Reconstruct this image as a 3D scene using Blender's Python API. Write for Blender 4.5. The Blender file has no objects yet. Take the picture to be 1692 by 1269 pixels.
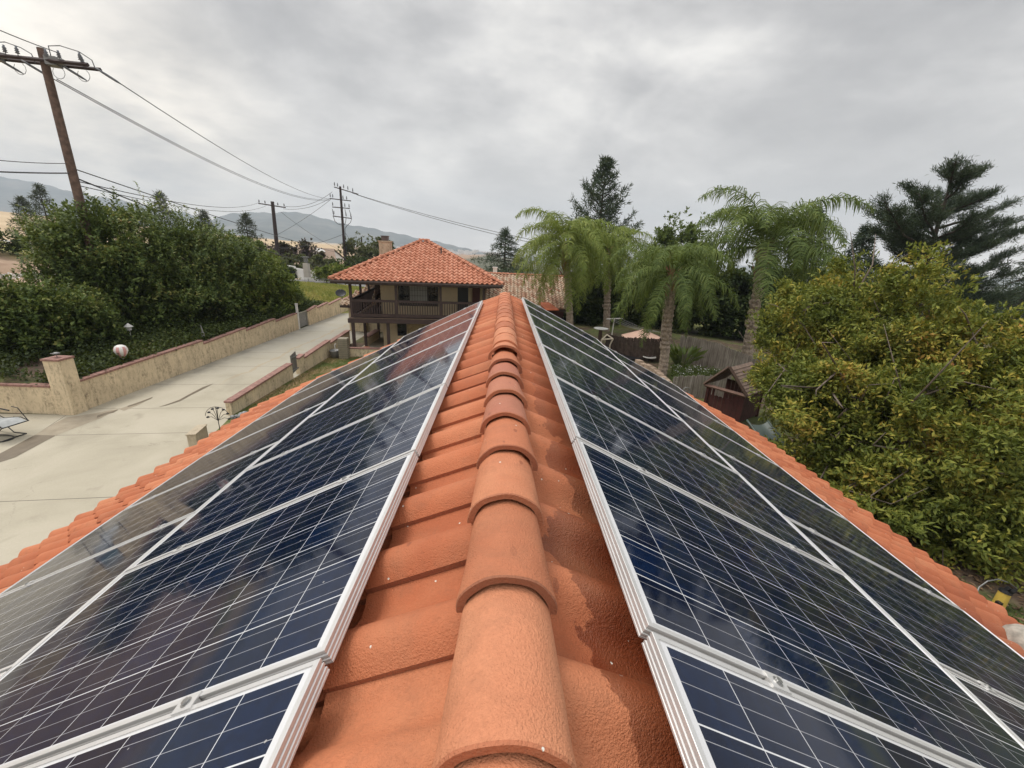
import bpy, math, random
import numpy as np
from mathutils import Vector, Matrix
PI = math.pi
R = math.radians
sc = bpy.context.scene
col = sc.collection

# ------------------------------------------------------------------ camera
H = 6.4                                     # eye height above the driveway
FPX, PITCH, YAW, ROLL = 675.36, R(17.96), R(1.783), R(2.589)
cp, sp, cr, sr, cy, sy = math.cos(PITCH), math.sin(PITCH), math.cos(ROLL), math.sin(ROLL), math.cos(YAW), math.sin(YAW)
Xw = Vector((cy, -sy, 0)); Fw = Vector((cp * sy, cp * cy, -sp)); Uw = Vector((sp * sy, sp * cy, cp))
Rt = cr * Xw + sr * Uw; Up = -sr * Xw + cr * Uw
cam = bpy.data.cameras.new('camera')
cam.sensor_width = 36; cam.lens = 36 * FPX / 1692
cam.clip_start = 0.02; cam.clip_end = 20000
camo = bpy.data.objects.new('camera', cam); col.objects.link(camo)
camo.matrix_world = Matrix(((Rt.x, Up.x, -Fw.x, 0), (Rt.y, Up.y, -Fw.y, 0), (Rt.z, Up.z, -Fw.z, H), (0, 0, 0, 1)))
sc.camera = camo
sc.view_settings.view_transform = 'Standard'; sc.view_settings.look = 'None'
sc.view_settings.exposure = 0.52; sc.view_settings.gamma = 1.0
sc.cycles.max_bounces = 6; sc.cycles.diffuse_bounces = 3; sc.cycles.glossy_bounces = 3
sc.cycles.transparent_max_bounces = 6; sc.cycles.volume_bounces = 0
sc.cycles.use_denoising = True

def ray(u, v):
    a = (u - 846) / FPX; b = -(v - 634.5) / FPX
    return Fw + a * Rt + b * Up
def at(u, v, Y):                             # a photo pixel at distance Y ahead of the eye
    d = ray(u, v); return Vector((0, 0, H)) + d * (Y / d.y)
def atz(u, v, z):                            # the same on the level z
    d = ray(u, v); return Vector((0, 0, H)) + d * ((z - H) / d.z)

# ------------------------------------------------------------------ node helper
class NT:
    def __init__(s, tree): s.t = tree
    def n(s, typ, ins=None, **props):
        nd = s.t.nodes.new(typ)
        for k, v in props.items(): setattr(nd, k, v)
        for k, v in (ins or {}).items():
            sock = nd.inputs[k]
            if isinstance(v, bpy.types.NodeSocket): s.t.links.new(v, sock)
            else: sock.default_value = v
        return nd
    def m(s, op, a, b=0.0, c=None, clamp=False):
        d = {0: a, 1: b}
        if c is not None: d[2] = c
        return s.n('ShaderNodeMath', d, operation=op, use_clamp=clamp).outputs[0]
    def mix(s, f, a, b, blend='MIX'):
        nd = s.n('ShaderNodeMix', None, data_type='RGBA', blend_type=blend)
        for sock, v in ((nd.inputs[0], f), (nd.inputs[6], a), (nd.inputs[7], b)):
            if isinstance(v, bpy.types.NodeSocket): s.t.links.new(v, sock)
            else: sock.default_value = v
        return nd.outputs[2]
    def noise(s, vec, scale, detail=4, rough=0.55, dist=0.0, out=0):
        return s.n('ShaderNodeTexNoise', {'Vector': vec, 'Scale': scale, 'Detail': detail, 'Roughness': rough, 'Distortion': dist}).outputs[out]
    def ramp(s, f, stops):
        nd = s.n('ShaderNodeValToRGB', {0: f}); e = nd.color_ramp.elements
        while len(e) < len(stops): e.new(0.5)
        for el, (p, c) in zip(e, stops):
            el.position = p; el.color = c if len(c) == 4 else (*c, 1)
        return nd.outputs[0]
    def rng(s, v, a, b, c=0.0, d=1.0):
        return s.n('ShaderNodeMapRange', {0: v, 1: a, 2: b, 3: c, 4: d}).outputs[0]
    def xyz(s, v):
        o = s.n('ShaderNodeSeparateXYZ', {0: v}).outputs; return o[0], o[1], o[2]
    def vec(s, x, y, z): return s.n('ShaderNodeCombineXYZ', {0: x, 1: y, 2: z}).outputs[0]

def rgb(*c): return (*c, 1.0)

# ------------------------------------------------------------------ world: overcast sky, soft sun behind the cloud
SUN_EL, SUN_AZ = R(60), R(-62)               # azimuth measured from +Y towards +X
w = bpy.data.worlds.new('World'); sc.world = w; w.use_nodes = True
w.node_tree.nodes.clear(); g = NT(w.node_tree)
skyt = g.n('ShaderNodeTexSky', None, sky_type='NISHITA', sun_disc=False, sun_elevation=SUN_EL, sun_rotation=SUN_AZ, air_density=1.5, dust_density=4.0)
gen = g.n('ShaderNodeTexCoord').outputs['Generated']
x, y, z = g.xyz(gen)
zz = g.m('ADD', g.m('MAXIMUM', z, 0.0), 0.20)
pv = g.vec(g.m('DIVIDE', x, zz), g.m('DIVIDE', y, zz), 0.0)
big = g.noise(pv, 0.60, 6, 0.58, 0.35)
fine = g.noise(pv, 2.1, 7, 0.62, 0.25)
soft = g.noise(g.vec(x, y, g.m('MULTIPLY', z, 1.8)), 2.6, 6, 0.55, 0.3)
cl = g.m('ADD', g.m('ADD', g.m('MULTIPLY', big, 0.50), g.m('MULTIPLY', fine, 0.16)), g.m('MULTIPLY', soft, 0.34))
band = g.rng(z, 0.0, 0.42, 1.0, 0.0)         # cloud base thins towards the horizon
cloud = g.ramp(cl, [(0.40, (0.25, 0.244, 0.243)), (0.46, (0.325, 0.317, 0.312)), (0.51, (0.425, 0.413, 0.402)), (0.56, (0.55, 0.533, 0.508)), (0.63, (0.70, 0.675, 0.638))])
hor = g.mix(g.m('MULTIPLY', g.m('POWER', band, 2.2), 0.62), cloud, rgb(0.80, 0.755, 0.70))
hi = g.ramp(g.m('ADD', g.m('MULTIPLY', big, 0.55), g.m('MULTIPLY', soft, 0.45)), [(0.36, (0.42, 0.42, 0.44)), (0.48, (0.66, 0.66, 0.68)), (0.57, (1.25, 1.24, 1.24)), (0.66, (1.9, 1.88, 1.85))])
over = g.mix(g.rng(z, 0.42, 0.72, 0.0, 1.0), hor, hi)   # broken, brighter cloud overhead
gd = at(150, 245, 100) - Vector((0, 0, H)); gd.normalize()
dt = g.n('ShaderNodeVectorMath', {0: gen, 1: tuple(gd)}, operation='DOT_PRODUCT').outputs['Value']
glow = g.m('MULTIPLY', g.m('POWER', g.rng(dt, 0.93, 1.0), 2.5), g.rng(cl, 0.38, 0.62))
over = g.mix(g.m('MULTIPLY', glow, 0.9), over, rgb(1.25, 1.12, 0.92))
below = g.mix(g.rng(z, -0.06, -0.005), rgb(0.30, 0.29, 0.27), over)
skyc = g.mix(0.965, g.mix(1.0, skyt.outputs[0], rgb(0.10, 0.10, 0.10), 'MULTIPLY'), below)
bg = g.n('ShaderNodeBackground', {'Color': skyc, 'Strength': 1.22})
g.n('ShaderNodeOutputWorld', {'Surface': bg.outputs[0]})

sun = bpy.data.lights.new('sun', 'SUN'); sun.energy = 1.5; sun.angle = R(22); sun.color = (1.0, 0.95, 0.88)
suno = bpy.data.objects.new('sun', sun); col.objects.link(suno)
sd = Vector((math.sin(SUN_AZ) * math.cos(SUN_EL), math.cos(SUN_AZ) * math.cos(SUN_EL), math.sin(SUN_EL)))
suno.rotation_euler = sd.to_track_quat('Z', 'Y').to_euler(); suno.location = (0, 0, 40)

# ------------------------------------------------------------------ materials
def newmat(name):
    m = bpy.data.materials.new(name); m.use_nodes = True; m.node_tree.nodes.clear()
    g = NT(m.node_tree); b = g.n('ShaderNodeBsdfPrincipled')
    g.n('ShaderNodeOutputMaterial', {'Surface': b.outputs[0]})
    return m, g, b
def setin(g, b, **kw):
    names = {'color': 'Base Color', 'rough': 'Roughness', 'metal': 'Metallic', 'normal': 'Normal', 'spec': 'Specular IOR Level'}
    for k, v in kw.items():
        s = b.inputs[names[k]]
        if isinstance(v, bpy.types.NodeSocket): g.t.links.new(v, s)
        else: s.default_value = v
def objco(g): return g.n('ShaderNodeTexCoord').outputs['Object']
def geopos(g): return g.n('ShaderNodeNewGeometry').outputs['Position']
def bump(g, h, st=0.3, dist=0.02, normal=None):
    d = {'Height': h, 'Strength': st, 'Distance': dist}
    if normal is not None: d['Normal'] = normal
    return g.n('ShaderNodeBump', d).outputs[0]

def simple(name, c, rough=0.6, metal=0.0, var=0.18, scale=6.0, bumpst=0.15, bscale=40.0, bd=0.01):
    m, g, b = newmat(name); p = objco(g)
    f = g.noise(p, scale, 5, 0.6)
    lo = tuple(x * (1 - var) for x in c); hi = tuple(min(1, x * (1 + var)) for x in c)
    setin(g, b, color=g.ramp(f, [(0.3, lo), (0.7, hi)]), rough=rough, metal=metal,
          normal=bump(g, g.noise(p, bscale, 3), bumpst, bd))
    return m

def tile_material(name, stops, near=False):
    m, g, b = newmat(name)
    uv = g.n('ShaderNodeUVMap', None, uv_map='UVMap').outputs[0]
    ux, uy, _ = g.xyz(uv); P = geopos(g)
    wn = g.n('ShaderNodeTexWhiteNoise', {'Vector': g.vec(g.m('FLOOR', ux), g.m('FLOOR', uy), 3.0)}, noise_dimensions='3D').outputs[0]
    mot = g.noise(P, 5.0 if near else 3.0, 6, 0.6)
    c = g.ramp(g.m('ADD', g.m('MULTIPLY', wn, 0.55), g.m('MULTIPLY', mot, 0.45)), stops)
    fine = g.noise(P, 130.0 if near else 60.0, 3, 0.6)
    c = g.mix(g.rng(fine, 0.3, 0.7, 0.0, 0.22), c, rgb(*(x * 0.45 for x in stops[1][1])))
    rough = 0.75
    if near:
        px, py, pz = g.xyz(P)
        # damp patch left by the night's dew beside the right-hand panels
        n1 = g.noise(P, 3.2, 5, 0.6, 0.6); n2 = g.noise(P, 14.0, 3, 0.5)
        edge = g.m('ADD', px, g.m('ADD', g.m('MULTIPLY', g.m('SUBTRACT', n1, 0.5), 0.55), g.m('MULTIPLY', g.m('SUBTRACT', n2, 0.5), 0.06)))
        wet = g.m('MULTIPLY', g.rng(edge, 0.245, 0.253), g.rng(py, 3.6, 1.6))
        # scattered damp spots on the near tiles
        vo = g.n('ShaderNodeTexVoronoi', {'Vector': g.vec(g.m('MULTIPLY', px, 2.2), py, 0.0), 'Scale': 7.0, 'Randomness': 1.0})
        keep = g.rng(g.noise(P, 2.5, 2), 0.50, 0.52)
        spot = g.m('MULTIPLY', g.m('LESS_THAN', g.m('ADD', vo.outputs['Distance'], g.m('MULTIPLY', n2, 0.12)), 0.19), keep)
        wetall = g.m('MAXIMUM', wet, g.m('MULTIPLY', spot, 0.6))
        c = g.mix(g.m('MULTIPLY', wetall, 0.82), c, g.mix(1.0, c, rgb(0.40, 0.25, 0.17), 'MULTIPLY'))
        # bird droppings and lichen specks
        v2 = g.n('ShaderNodeTexVoronoi', {'Vector': P, 'Scale': 12.0, 'Randomness': 1.0})
        sp_ = g.m('LESS_THAN', g.m('ADD', v2.outputs['Distance'], g.m('MULTIPLY', g.noise(P, 60.0, 3), 0.09)), 0.088)
        c = g.mix(sp_, c, rgb(0.72, 0.70, 0.62))
        pale = g.rng(g.noise(P, 1.7, 4), 0.5, 0.75, 0.0, 0.22)
        c = g.mix(pale, c, rgb(0.60, 0.36, 0.20))
        grime = g.rng(g.noise(P, 7.5, 7, 0.72, 0.5), 0.50, 0.72, 0.0, 0.42); c = g.mix(grime, c, rgb(0.27, 0.115, 0.06))
        rough = g.rng(wetall, 0, 1, 0.72, 0.42)
        nrm = bump(g, g.m('ADD', g.m('ADD', g.noise(P, 240.0, 2, 0.6), g.noise(P, 120.0, 2, 0.5)), g.m('MULTIPLY', g.noise(P, 36.0, 4), 0.45)), 0.9, 0.0032)
    else:
        nrm = bump(g, g.noise(P, 40.0, 3), 0.3, 0.01)
    setin(g, b, color=c, rough=rough, normal=nrm, spec=0.35)
    return m
M = {}
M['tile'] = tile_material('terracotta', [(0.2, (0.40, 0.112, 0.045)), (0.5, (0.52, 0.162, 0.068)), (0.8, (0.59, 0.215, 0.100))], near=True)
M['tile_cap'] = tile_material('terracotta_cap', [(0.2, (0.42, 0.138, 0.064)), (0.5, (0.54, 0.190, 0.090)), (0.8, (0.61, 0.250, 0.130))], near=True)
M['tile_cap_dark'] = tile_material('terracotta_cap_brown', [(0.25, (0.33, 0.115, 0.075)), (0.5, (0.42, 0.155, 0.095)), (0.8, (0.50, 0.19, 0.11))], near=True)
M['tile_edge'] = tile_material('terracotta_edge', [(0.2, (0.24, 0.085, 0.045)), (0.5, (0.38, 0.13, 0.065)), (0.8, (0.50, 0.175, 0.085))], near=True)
M['tile_red'] = tile_material('terracotta_red', [(0.2, (0.40, 0.15, 0.08)), (0.5, (0.49, 0.195, 0.112)), (0.85, (0.57, 0.27, 0.17))])
M['tile_pale'] = tile_material('weathered_tile', [(0.2, (0.34, 0.17, 0.10)), (0.5, (0.46, 0.32, 0.22)), (0.85, (0.54, 0.45, 0.34))])
M['alu'] = simple('aluminium', (0.66, 0.65, 0.63), 0.38, 0.55, 0.08, 3.0, 0.08, 120.0, 0.002)
M['steel'] = simple('steel', (0.45, 0.45, 0.44), 0.3, 1.0, 0.1)
M['dark_wood'] = simple('dark_brown_wood', (0.052, 0.030, 0.026), 0.6, 0, 0.25, 3.0, 0.25, 30)
M['gutter'] = simple('gutter', (0.10, 0.075, 0.07), 0.4, 0.2, 0.15)
M['black'] = simple('black_metal', (0.018, 0.018, 0.02), 0.45, 0.2, 0.2)
M['white_paint'] = simple('white_paint', (0.72, 0.70, 0.66), 0.5, 0, 0.08)
M['brick'] = simple('brick_cap', (0.27, 0.145, 0.115), 0.8, 0, 0.35, 7.0, 0.4, 25)
M['grey'] = simple('grey_metal', (0.22, 0.22, 0.215), 0.5, 0.3, 0.2)
M['pole_wood'] = simple('pole_wood', (0.125, 0.080, 0.060), 0.85, 0, 0.45, 5.0, 0.5, 18)
M['pole_dark'] = simple('pole_dark_wood', (0.045, 0.030, 0.028), 0.85, 0, 0.35, 5.0, 0.5, 18)
M['wire'] = simple('wire', (0.06, 0.06, 0.062), 0.6, 0.2, 0.1)

def panel_material():
    m, g, b = newmat('photovoltaic_glass')
    uv = g.n('ShaderNodeUVMap', None, uv_map='UVMap').outputs[0]
    u, v, _ = g.xyz(uv)                       # u: 0..6 cells across, v: 0..10 cells down the slope
    fu = g.m('FRACT', u); fv = g.m('FRACT', v)
    du = g.m('ABSOLUTE', g.m('SUBTRACT', fu, 0.5)); dv = g.m('ABSOLUTE', g.m('SUBTRACT', fv, 0.5))
    gapu = g.m('GREATER_THAN', du, 0.489); gapv = g.m('GREATER_THAN', dv, 0.4925)
    out = g.m('MAXIMUM', g.m('GREATER_THAN', g.m('ABSOLUTE', g.m('SUBTRACT', u, 3.0)), 3.0), g.m('GREATER_THAN', g.m('ABSOLUTE', g.m('SUBTRACT', v, 5.0)), 5.0))
    line = g.m('MAXIMUM', g.m('MAXIMUM', gapu, gapv), out)
    t3 = g.m('FRACT', g.m('MULTIPLY', fu, 3.0)); bus = g.m('LESS_THAN', g.m('ABSOLUTE', g.m('SUBTRACT', t3, 0.5)), 0.0135)
    oi = g.n('ShaderNodeObjectInfo').outputs['Random']
    cell = g.n('ShaderNodeTexWhiteNoise', {'Vector': g.vec(g.m('FLOOR', u), g.m('FLOOR', v), g.m('MULTIPLY', oi, 50.0))}, noise_dimensions='3D').outputs[0]
    vo = g.n('ShaderNodeTexVoronoi', {'Vector': g.vec(u, v, g.m('MULTIPLY', oi, 20.0)), 'Scale': 9.0, 'Randomness': 1.0}).outputs['Color']
    vr, _, _ = g.xyz(vo)
    k = g.m('ADD', g.m('MULTIPLY', cell, 0.6), g.m('MULTIPLY', vr, 0.4))
    blue = g.ramp(k, [(0.1, (0.0026, 0.0056, 0.0180)), (0.5, (0.0030, 0.0080, 0.0265)), (0.9, (0.0036, 0.0115, 0.0385))])
    c = g.mix(bus, blue, rgb(0.34, 0.34, 0.35))
    c = g.mix(line, c, rgb(0.60, 0.60, 0.60))
    P = geopos(g)
    dirt = g.rng(g.noise(P, 1.3, 6, 0.65, 0.8), 0.5, 0.8, 0.0, 0.03)
    c = g.mix(dirt, c, rgb(0.42, 0.38, 0.33))
    v3 = g.n('ShaderNodeTexVoronoi', {'Vector': P, 'Scale': 11.0, 'Randomness': 1.0}).outputs['Distance']
    c = g.mix(g.m('MULTIPLY', g.m('LESS_THAN', v3, 0.035), 0.55), c, rgb(0.5, 0.48, 0.44))
    setin(g, b, color=c, rough=g.rng(g.noise(P, 2.1, 5, 0.6), 0.35, 0.7, 0.045, 0.09), spec=0.55)
    b.inputs['IOR'].default_value = 1.33
    return m
M['pv'] = panel_material()

def stucco(name, c, stain=(0.10, 0.07, 0.04), amt=0.8, rough=0.9):
    m, g, b = newmat(name); P = geopos(g); px, py, pz = g.xyz(P)
    base = g.ramp(g.noise(P, 0.9, 6, 0.65), [(0.3, tuple(x * 0.82 for x in c)), (0.7, tuple(min(1, x * 1.12) for x in c))])
    drip = g.noise(g.vec(g.m('MULTIPLY', px, 3.0), g.m('MULTIPLY', py, 3.0), g.m('MULTIPLY', pz, 0.7)), 1.5, 7, 0.7, 0.3)
    blot = g.noise(P, 9.0, 5, 0.7)
    blot2 = g.noise(g.vec(g.m('MULTIPLY', px, 3.0), g.m('MULTIPLY', py, 3.0), g.m('MULTIPLY', pz, 1.2)), 4.5, 5, 0.75)
    f = g.m('ADD', g.m('MULTIPLY', g.rng(drip, 0.45, 0.66), g.rng(blot, 0.40, 0.60)), g.m('MULTIPLY', g.rng(blot2, 0.52, 0.64), 0.45), clamp=True)
    c2 = g.mix(g.m('MULTIPLY', f, amt), base, rgb(*stain))
    setin(g, b, color=c2, rough=rough, normal=bump(g, g.m('ADD', blot, g.m('MULTIPLY', g.noise(P, 45, 3), 0.3)), 0.55, 0.03))
    return m
M['wall_stucco'] = stucco('yellow_stucco', (0.68, 0.555, 0.37), amt=0.68)
M['house_stucco'] = stucco('cream_stucco', (0.58, 0.465, 0.30), amt=0.12)
M['chimney_stucco'] = stucco('chimney_stucco', (0.50, 0.42, 0.30), amt=0.5)

# ------------------------------------------------------------------ mesh helpers
class MB:
    def __init__(s): s.v = []; s.f = []; s.mi = []; s.uv = None
    def add(s, vs, fs, mi=0):
        o = len(s.v); s.v += [tuple(p) for p in vs]; s.f += [tuple(i + o for i in f) for f in fs]; s.mi += [mi] * len(fs); return s
    def box(s, c, d, rz=0.0, mi=0, M4=None):
        cx, cy_, cz = c; hx, hy, hz = d[0] / 2, d[1] / 2, d[2] / 2; cs, sn = math.cos(rz), math.sin(rz)
        vs = []
        for dz in (-hz, hz):
            for dx, dy in ((-hx, -hy), (hx, -hy), (hx, hy), (-hx, hy)):
                p = Vector((cx + dx * cs - dy * sn, cy_ + dx * sn + dy * cs, cz + dz))
                vs.append(M4 @ p if M4 else p)
        return s.add(vs, [(3, 2, 1, 0), (4, 5, 6, 7), (0, 1, 5, 4), (1, 2, 6, 5), (2, 3, 7, 6), (3, 0, 4, 7)], mi)
    def tube(s, pts, r, n=6, mi=0, cap=True):
        pts = [Vector(p) for p in pts]; rs = [float(q) for q in r] if hasattr(r, '__len__') else [float(r)] * len(pts)
        vs = []; fs = []; ref = None
        for i, p in enumerate(pts):
            t = (pts[min(i + 1, len(pts) - 1)] - pts[max(i - 1, 0)]).normalized()
            if ref is None: ref = Vector((0, 0, 1)) if abs(t.z) < 0.9 else Vector((1, 0, 0))
            a = t.cross(ref).normalized(); b = a.cross(t); ref = b
            for k in range(n):
                th = 2 * PI * k / n; vs.append(p + rs[i] * (math.cos(th) * a + math.sin(th) * b))
        for i in range(len(pts) - 1):
            for k in range(n):
                k2 = (k + 1) % n; fs.append((i * n + k, (i + 1) * n + k, (i + 1) * n + k2, i * n + k2))
        if cap: fs += [tuple(range(n)), tuple(range((len(pts) - 1) * n + n - 1, (len(pts) - 1) * n - 1, -1))]
        return s.add(vs, fs, mi)
    def cyl(s, c, r, h, n=16, mi=0, r2=None): return s.tube([c, (c[0], c[1], c[2] + h)], [r, r if r2 is None else r2], n, mi)
    def lathe(s, c, prof, n=20, mi=0):
        vs = []; fs = []
        for r, z in prof:
            for k in range(n): vs.append((c[0] + r * math.cos(2 * PI * k / n), c[1] + r * math.sin(2 * PI * k / n), c[2] + z))
        for i in range(len(prof) - 1):
            for k in range(n):
                k2 = (k + 1) % n; fs.append((i * n + k, i * n + k2, (i + 1) * n + k2, (i + 1) * n + k))
        return s.add(vs, fs, mi)
    def quad(s, a, b, c, d, mi=0): return s.add([a, b, c, d], [(0, 1, 2, 3)], mi)
    def build(s, name, mats, parent=None, smooth=False, uvs=None):
        me = bpy.data.meshes.new(name); me.from_pydata(s.v, [], s.f)
        mats = mats if isinstance(mats, (list, tuple)) else [mats]
        for m in mats: me.materials.append(m)
        if len(mats) > 1: me.polygons.foreach_set('material_index', s.mi)
        if smooth: me.polygons.foreach_set('use_smooth', [True] * len(me.polygons))
        if uvs is not None:
            ul = me.uv_layers.new(name='UVMap'); li = np.empty(len(me.loops), dtype=np.int32); me.loops.foreach_get('vertex_index', li)
            ul.data.foreach_set('uv', np.asarray(uvs, dtype=np.float32)[li].ravel())
        me.update(); o = bpy.data.objects.new(name, me); col.objects.link(o)
        if parent is not None: o.parent = parent
        return o
def smooth_by_angle(o, deg=40):
    me = o.data; me.polygons.foreach_set('use_smooth', [True] * len(me.polygons)); me.update()
    try: me.set_sharp_from_angle(angle=R(deg))
    except Exception: pass
def tag(o, label=None, cat=None, group=None, kind=None):
    if label: o['label'] = label
    if cat: o['category'] = cat
    if group: o['group'] = group
    if kind: o['kind'] = kind
    return o
def empty(name, loc=(0, 0, 0), rz=0.0, rot=None):
    o = bpy.data.objects.new(name, None); col.objects.link(o); o.location = loc
    o.rotation_euler = rot if rot is not None else (0, 0, rz); o.empty_display_size = 0.2
    return o
def copy_tree(o, parent=None):
    c = o.copy(); col.objects.link(c); c.parent = parent
    for ch in list(o.children): copy_tree(ch, c)
    return c
ORD = ['nearest', 'second', 'third', 'fourth', 'fifth', 'sixth', 'seventh', 'eighth', 'ninth', 'tenth']

# ------------------------------------------------------------------ the building we stand on
AL = R(26.44); ca, sa = math.cos(AL), math.sin(AL)
RX, RZ = 0.035, H - 0.855                   # ridge line of the tile bed
YN, YF = -1.69, 8.45                         # near and far end of the roof
TP, EX = 0.30, 0.385                        # tile pitch along the ridge, course exposure down the slope

def s_profile(t):                           # one interlocking S tile across its width
    if t < 0.62: return 0.020 * (1 - t / 0.62) + 0.056 * math.sin(PI * min(1, t / 0.60)) ** 0.9 if t < 0.60 else 0.0
    return -0.012 * math.sin(PI * (t - 0.62) / 0.38) + 0.004 * (t - 0.62) / 0.38
def tile_field(width, length, origin, udir, vdir, pitch=TP, expo=EX, flip=False, nu=12, clip=None, jit=0.0025, seed=1, s0=0.06, thick=0.02, hscale=1.0):
    """tiles laid on a slope: udir along the eave, vdir down the slope; returns MB + uvs"""
    rnd = random.Random(seed); U = Vector(udir).normalized(); V = Vector(vdir).normalized(); N = V.cross(U).normalized()
    if N.z < 0: N = -N
    O = Vector(origin); mb = MB(); uvs = []
    nt = int(math.ceil(width / pitch)); ncs = int(math.ceil((length - s0) / expo)) + 1
    ts = [0.0005] + [i / nu for i in range(1, nu)] + [0.9995]
    for c in range(ncs):
        sA = max(0.0, s0 + (c - 1) * expo); sB = min(length, s0 + c * expo)
        if sB - sA < 0.02: continue
        for k in range(nt):
            j = rnd.uniform(-jit, jit); j2 = rnd.uniform(-jit, jit); js = rnd.uniform(-0.006, 0.006)
            if clip is not None:
                cu, cs_ = (k + 0.5) * pitch, (sA + sB) / 2
                if not clip(cu, cs_): continue
            base = len(mb.v)
            for i, t in enumerate(ts):
                tt = 1 - t if flip else t; h = s_profile(tt) * hscale; uu = min(width, (k + t) * pitch)
                for (s_, hh) in ((sA - 0.03, h - 0.006 + j), (sB + js, h + thick + j2), (sB + js, h - 0.012)):
                    p = O + U * uu + V * s_ + N * hh
                    mb.v.append(tuple(p)); uvs.append((k + 0.5, c + 0.5))
            n = len(ts)
            for i in range(n - 1):
                a = base + i * 3; b_ = base + (i + 1) * 3
                for q in (0, 1):
                    f = (a + q, a + q + 1, b_ + q + 1, b_ + q)
                    mb.f.append(f); mb.mi.append(q)
            e = (0 if not flip else n - 1); a = base + e * 3   # the thick side lip of the barrel
            o2 = len(mb.v)
            for q in (0, 1):
                p = Vector(mb.v[a + q]) - N * 0.030; mb.v.append(tuple(p)); uvs.append((k + 0.5, c + 0.5))
            mb.f.append((a, a + 1, o2 + 1, o2)); mb.mi.append(1)
    return mb, uvs

house = empty('garage_building', (0, 3.4, 0))
tag(house, 'building under our feet with orange clay tile roof carrying two slopes of solar panels', 'building')
INV = Vector((0, -3.4, 0))
def hb(mb, name, mats, uvs=None, smooth=False, parent=None):
    mb.v = [(p[0], p[1] - 3.4, p[2]) for p in mb.v]
    return mb.build(name, mats, parent or house, smooth, uvs)
LL, LR = 5.75, 6.55
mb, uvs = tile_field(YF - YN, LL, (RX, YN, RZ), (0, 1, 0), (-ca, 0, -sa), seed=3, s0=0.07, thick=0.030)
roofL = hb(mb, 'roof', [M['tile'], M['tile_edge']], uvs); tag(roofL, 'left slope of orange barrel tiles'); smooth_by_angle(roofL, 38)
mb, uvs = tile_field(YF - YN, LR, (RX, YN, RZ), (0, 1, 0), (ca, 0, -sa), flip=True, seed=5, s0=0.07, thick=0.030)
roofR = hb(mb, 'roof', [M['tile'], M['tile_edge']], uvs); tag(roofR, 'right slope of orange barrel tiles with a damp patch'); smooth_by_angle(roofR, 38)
# ridge tiles
ys = [0.41 + 0.3275 * (i - 3) for i in range(25)]
for i, y0 in enumerate(ys):
    if y0 > YF - 0.05: break
    rnd = random.Random(i + 40)
    flush = i > 11
    bed = H - 0.807; r0 = 0.1155 if not flush else 0.112; r1 = 0.099 if not flush else 0.109
    dz0 = 0.012 if not flush else 0.004; dz1 = -0.008 if not flush else 0.0
    if i == 11: r0 = 0.128; dz0 = 0.02
    if flush: bed += 0.004
    if i >= 9: dz0 += 0.0
    y1 = y0 + 0.41; th = 0.019
    if flush: y1 = y0 + 0.345
    segs = 22; rows = [(y0, r0 + 0.001, dz0), (y0 + 0.006, r0 + 0.003, dz0), (y0 + 0.022, r0 + 0.002, dz0), (y0 + 0.04, r0 - 0.001, dz0)] + \
        [(y0 + (y1 - y0) * q, r0 + (r1 - r0) * q, dz0 + (dz1 - dz0) * q) for q in (0.3, 0.6, 1.0)]
    if flush: rows = [(y0, r0, dz0), (y0 + (y1 - y0) * 0.5, (r0 + r1) / 2, dz0), (y1, r1, 0)]
    m_ = MB(); uv_ = []; xo = rnd.uniform(-0.006, 0.006) if not flush else 0; tw = rnd.uniform(-0.03, 0.03) if not flush else 0; A = R(93)
    rr = [(rows[0][0], rows[0][1] - th, rows[0][2])] + rows
    for (yy, r, dz) in rr:
        for k in range(segs + 1):
            a = -A + 2 * A * k / segs
            wob = 0.0012 * math.sin(7 * a + i * 3 + yy * 40)
            zz_ = bed + dz + (r + wob) * math.cos(a) * 0.86; xx = RX + xo + tw * (yy - y0) + (r + wob) * math.sin(a)
            m_.v.append((xx, yy, zz_)); uv_.append((i * 1.0 + 0.5, 100.5 if i % 4 else 101.5))
    n = segs + 1
    for q in range(len(rr) - 1):
        for k in range(segs):
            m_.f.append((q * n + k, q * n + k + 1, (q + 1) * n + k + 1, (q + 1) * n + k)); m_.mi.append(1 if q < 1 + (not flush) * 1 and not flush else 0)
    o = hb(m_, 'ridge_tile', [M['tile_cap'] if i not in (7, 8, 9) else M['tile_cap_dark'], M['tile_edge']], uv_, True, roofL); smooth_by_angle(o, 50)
# fascia, rake boards, walls
m_ = MB()
for sgn, L in ((-1, LL), (1, LR)):
    e = Vector((RX + sgn * (L - 0.10) * ca, 0, RZ - (L - 0.10) * sa)); top = Vector((RX, 0, RZ - 0.03))
    for yy in (YF - 0.10, YN + 0.1):
        vs = [(top.x, yy - 0.02, top.z), (top.x, yy + 0.02, top.z), (e.x, yy + 0.02, e.z - 0.03), (e.x, yy - 0.02, e.z - 0.03)]
        lo = [(a, b, c - 0.16) for a, b, c in vs]
        m_.add(vs + lo, [(0, 1, 2, 3), (7, 6, 5, 4), (0, 4, 5, 1), (1, 5, 6, 2), (2, 6, 7, 3), (3, 7, 4, 0)])
    m_.box((e.x - sgn * 0.03, (YN + YF) / 2, e.z - 0.12), (0.04, YF - YN - 0.3, 0.17))
hb(m_, 'fascia', M['dark_wood'])
m_ = MB(); xl, xr = RX - (LL - 0.6) * ca, RX + (LR - 0.6) * ca
ze = RZ - (LL - 0.6) * sa - 0.12; zr2 = RZ - (LR - 0.6) * sa - 0.12
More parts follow.
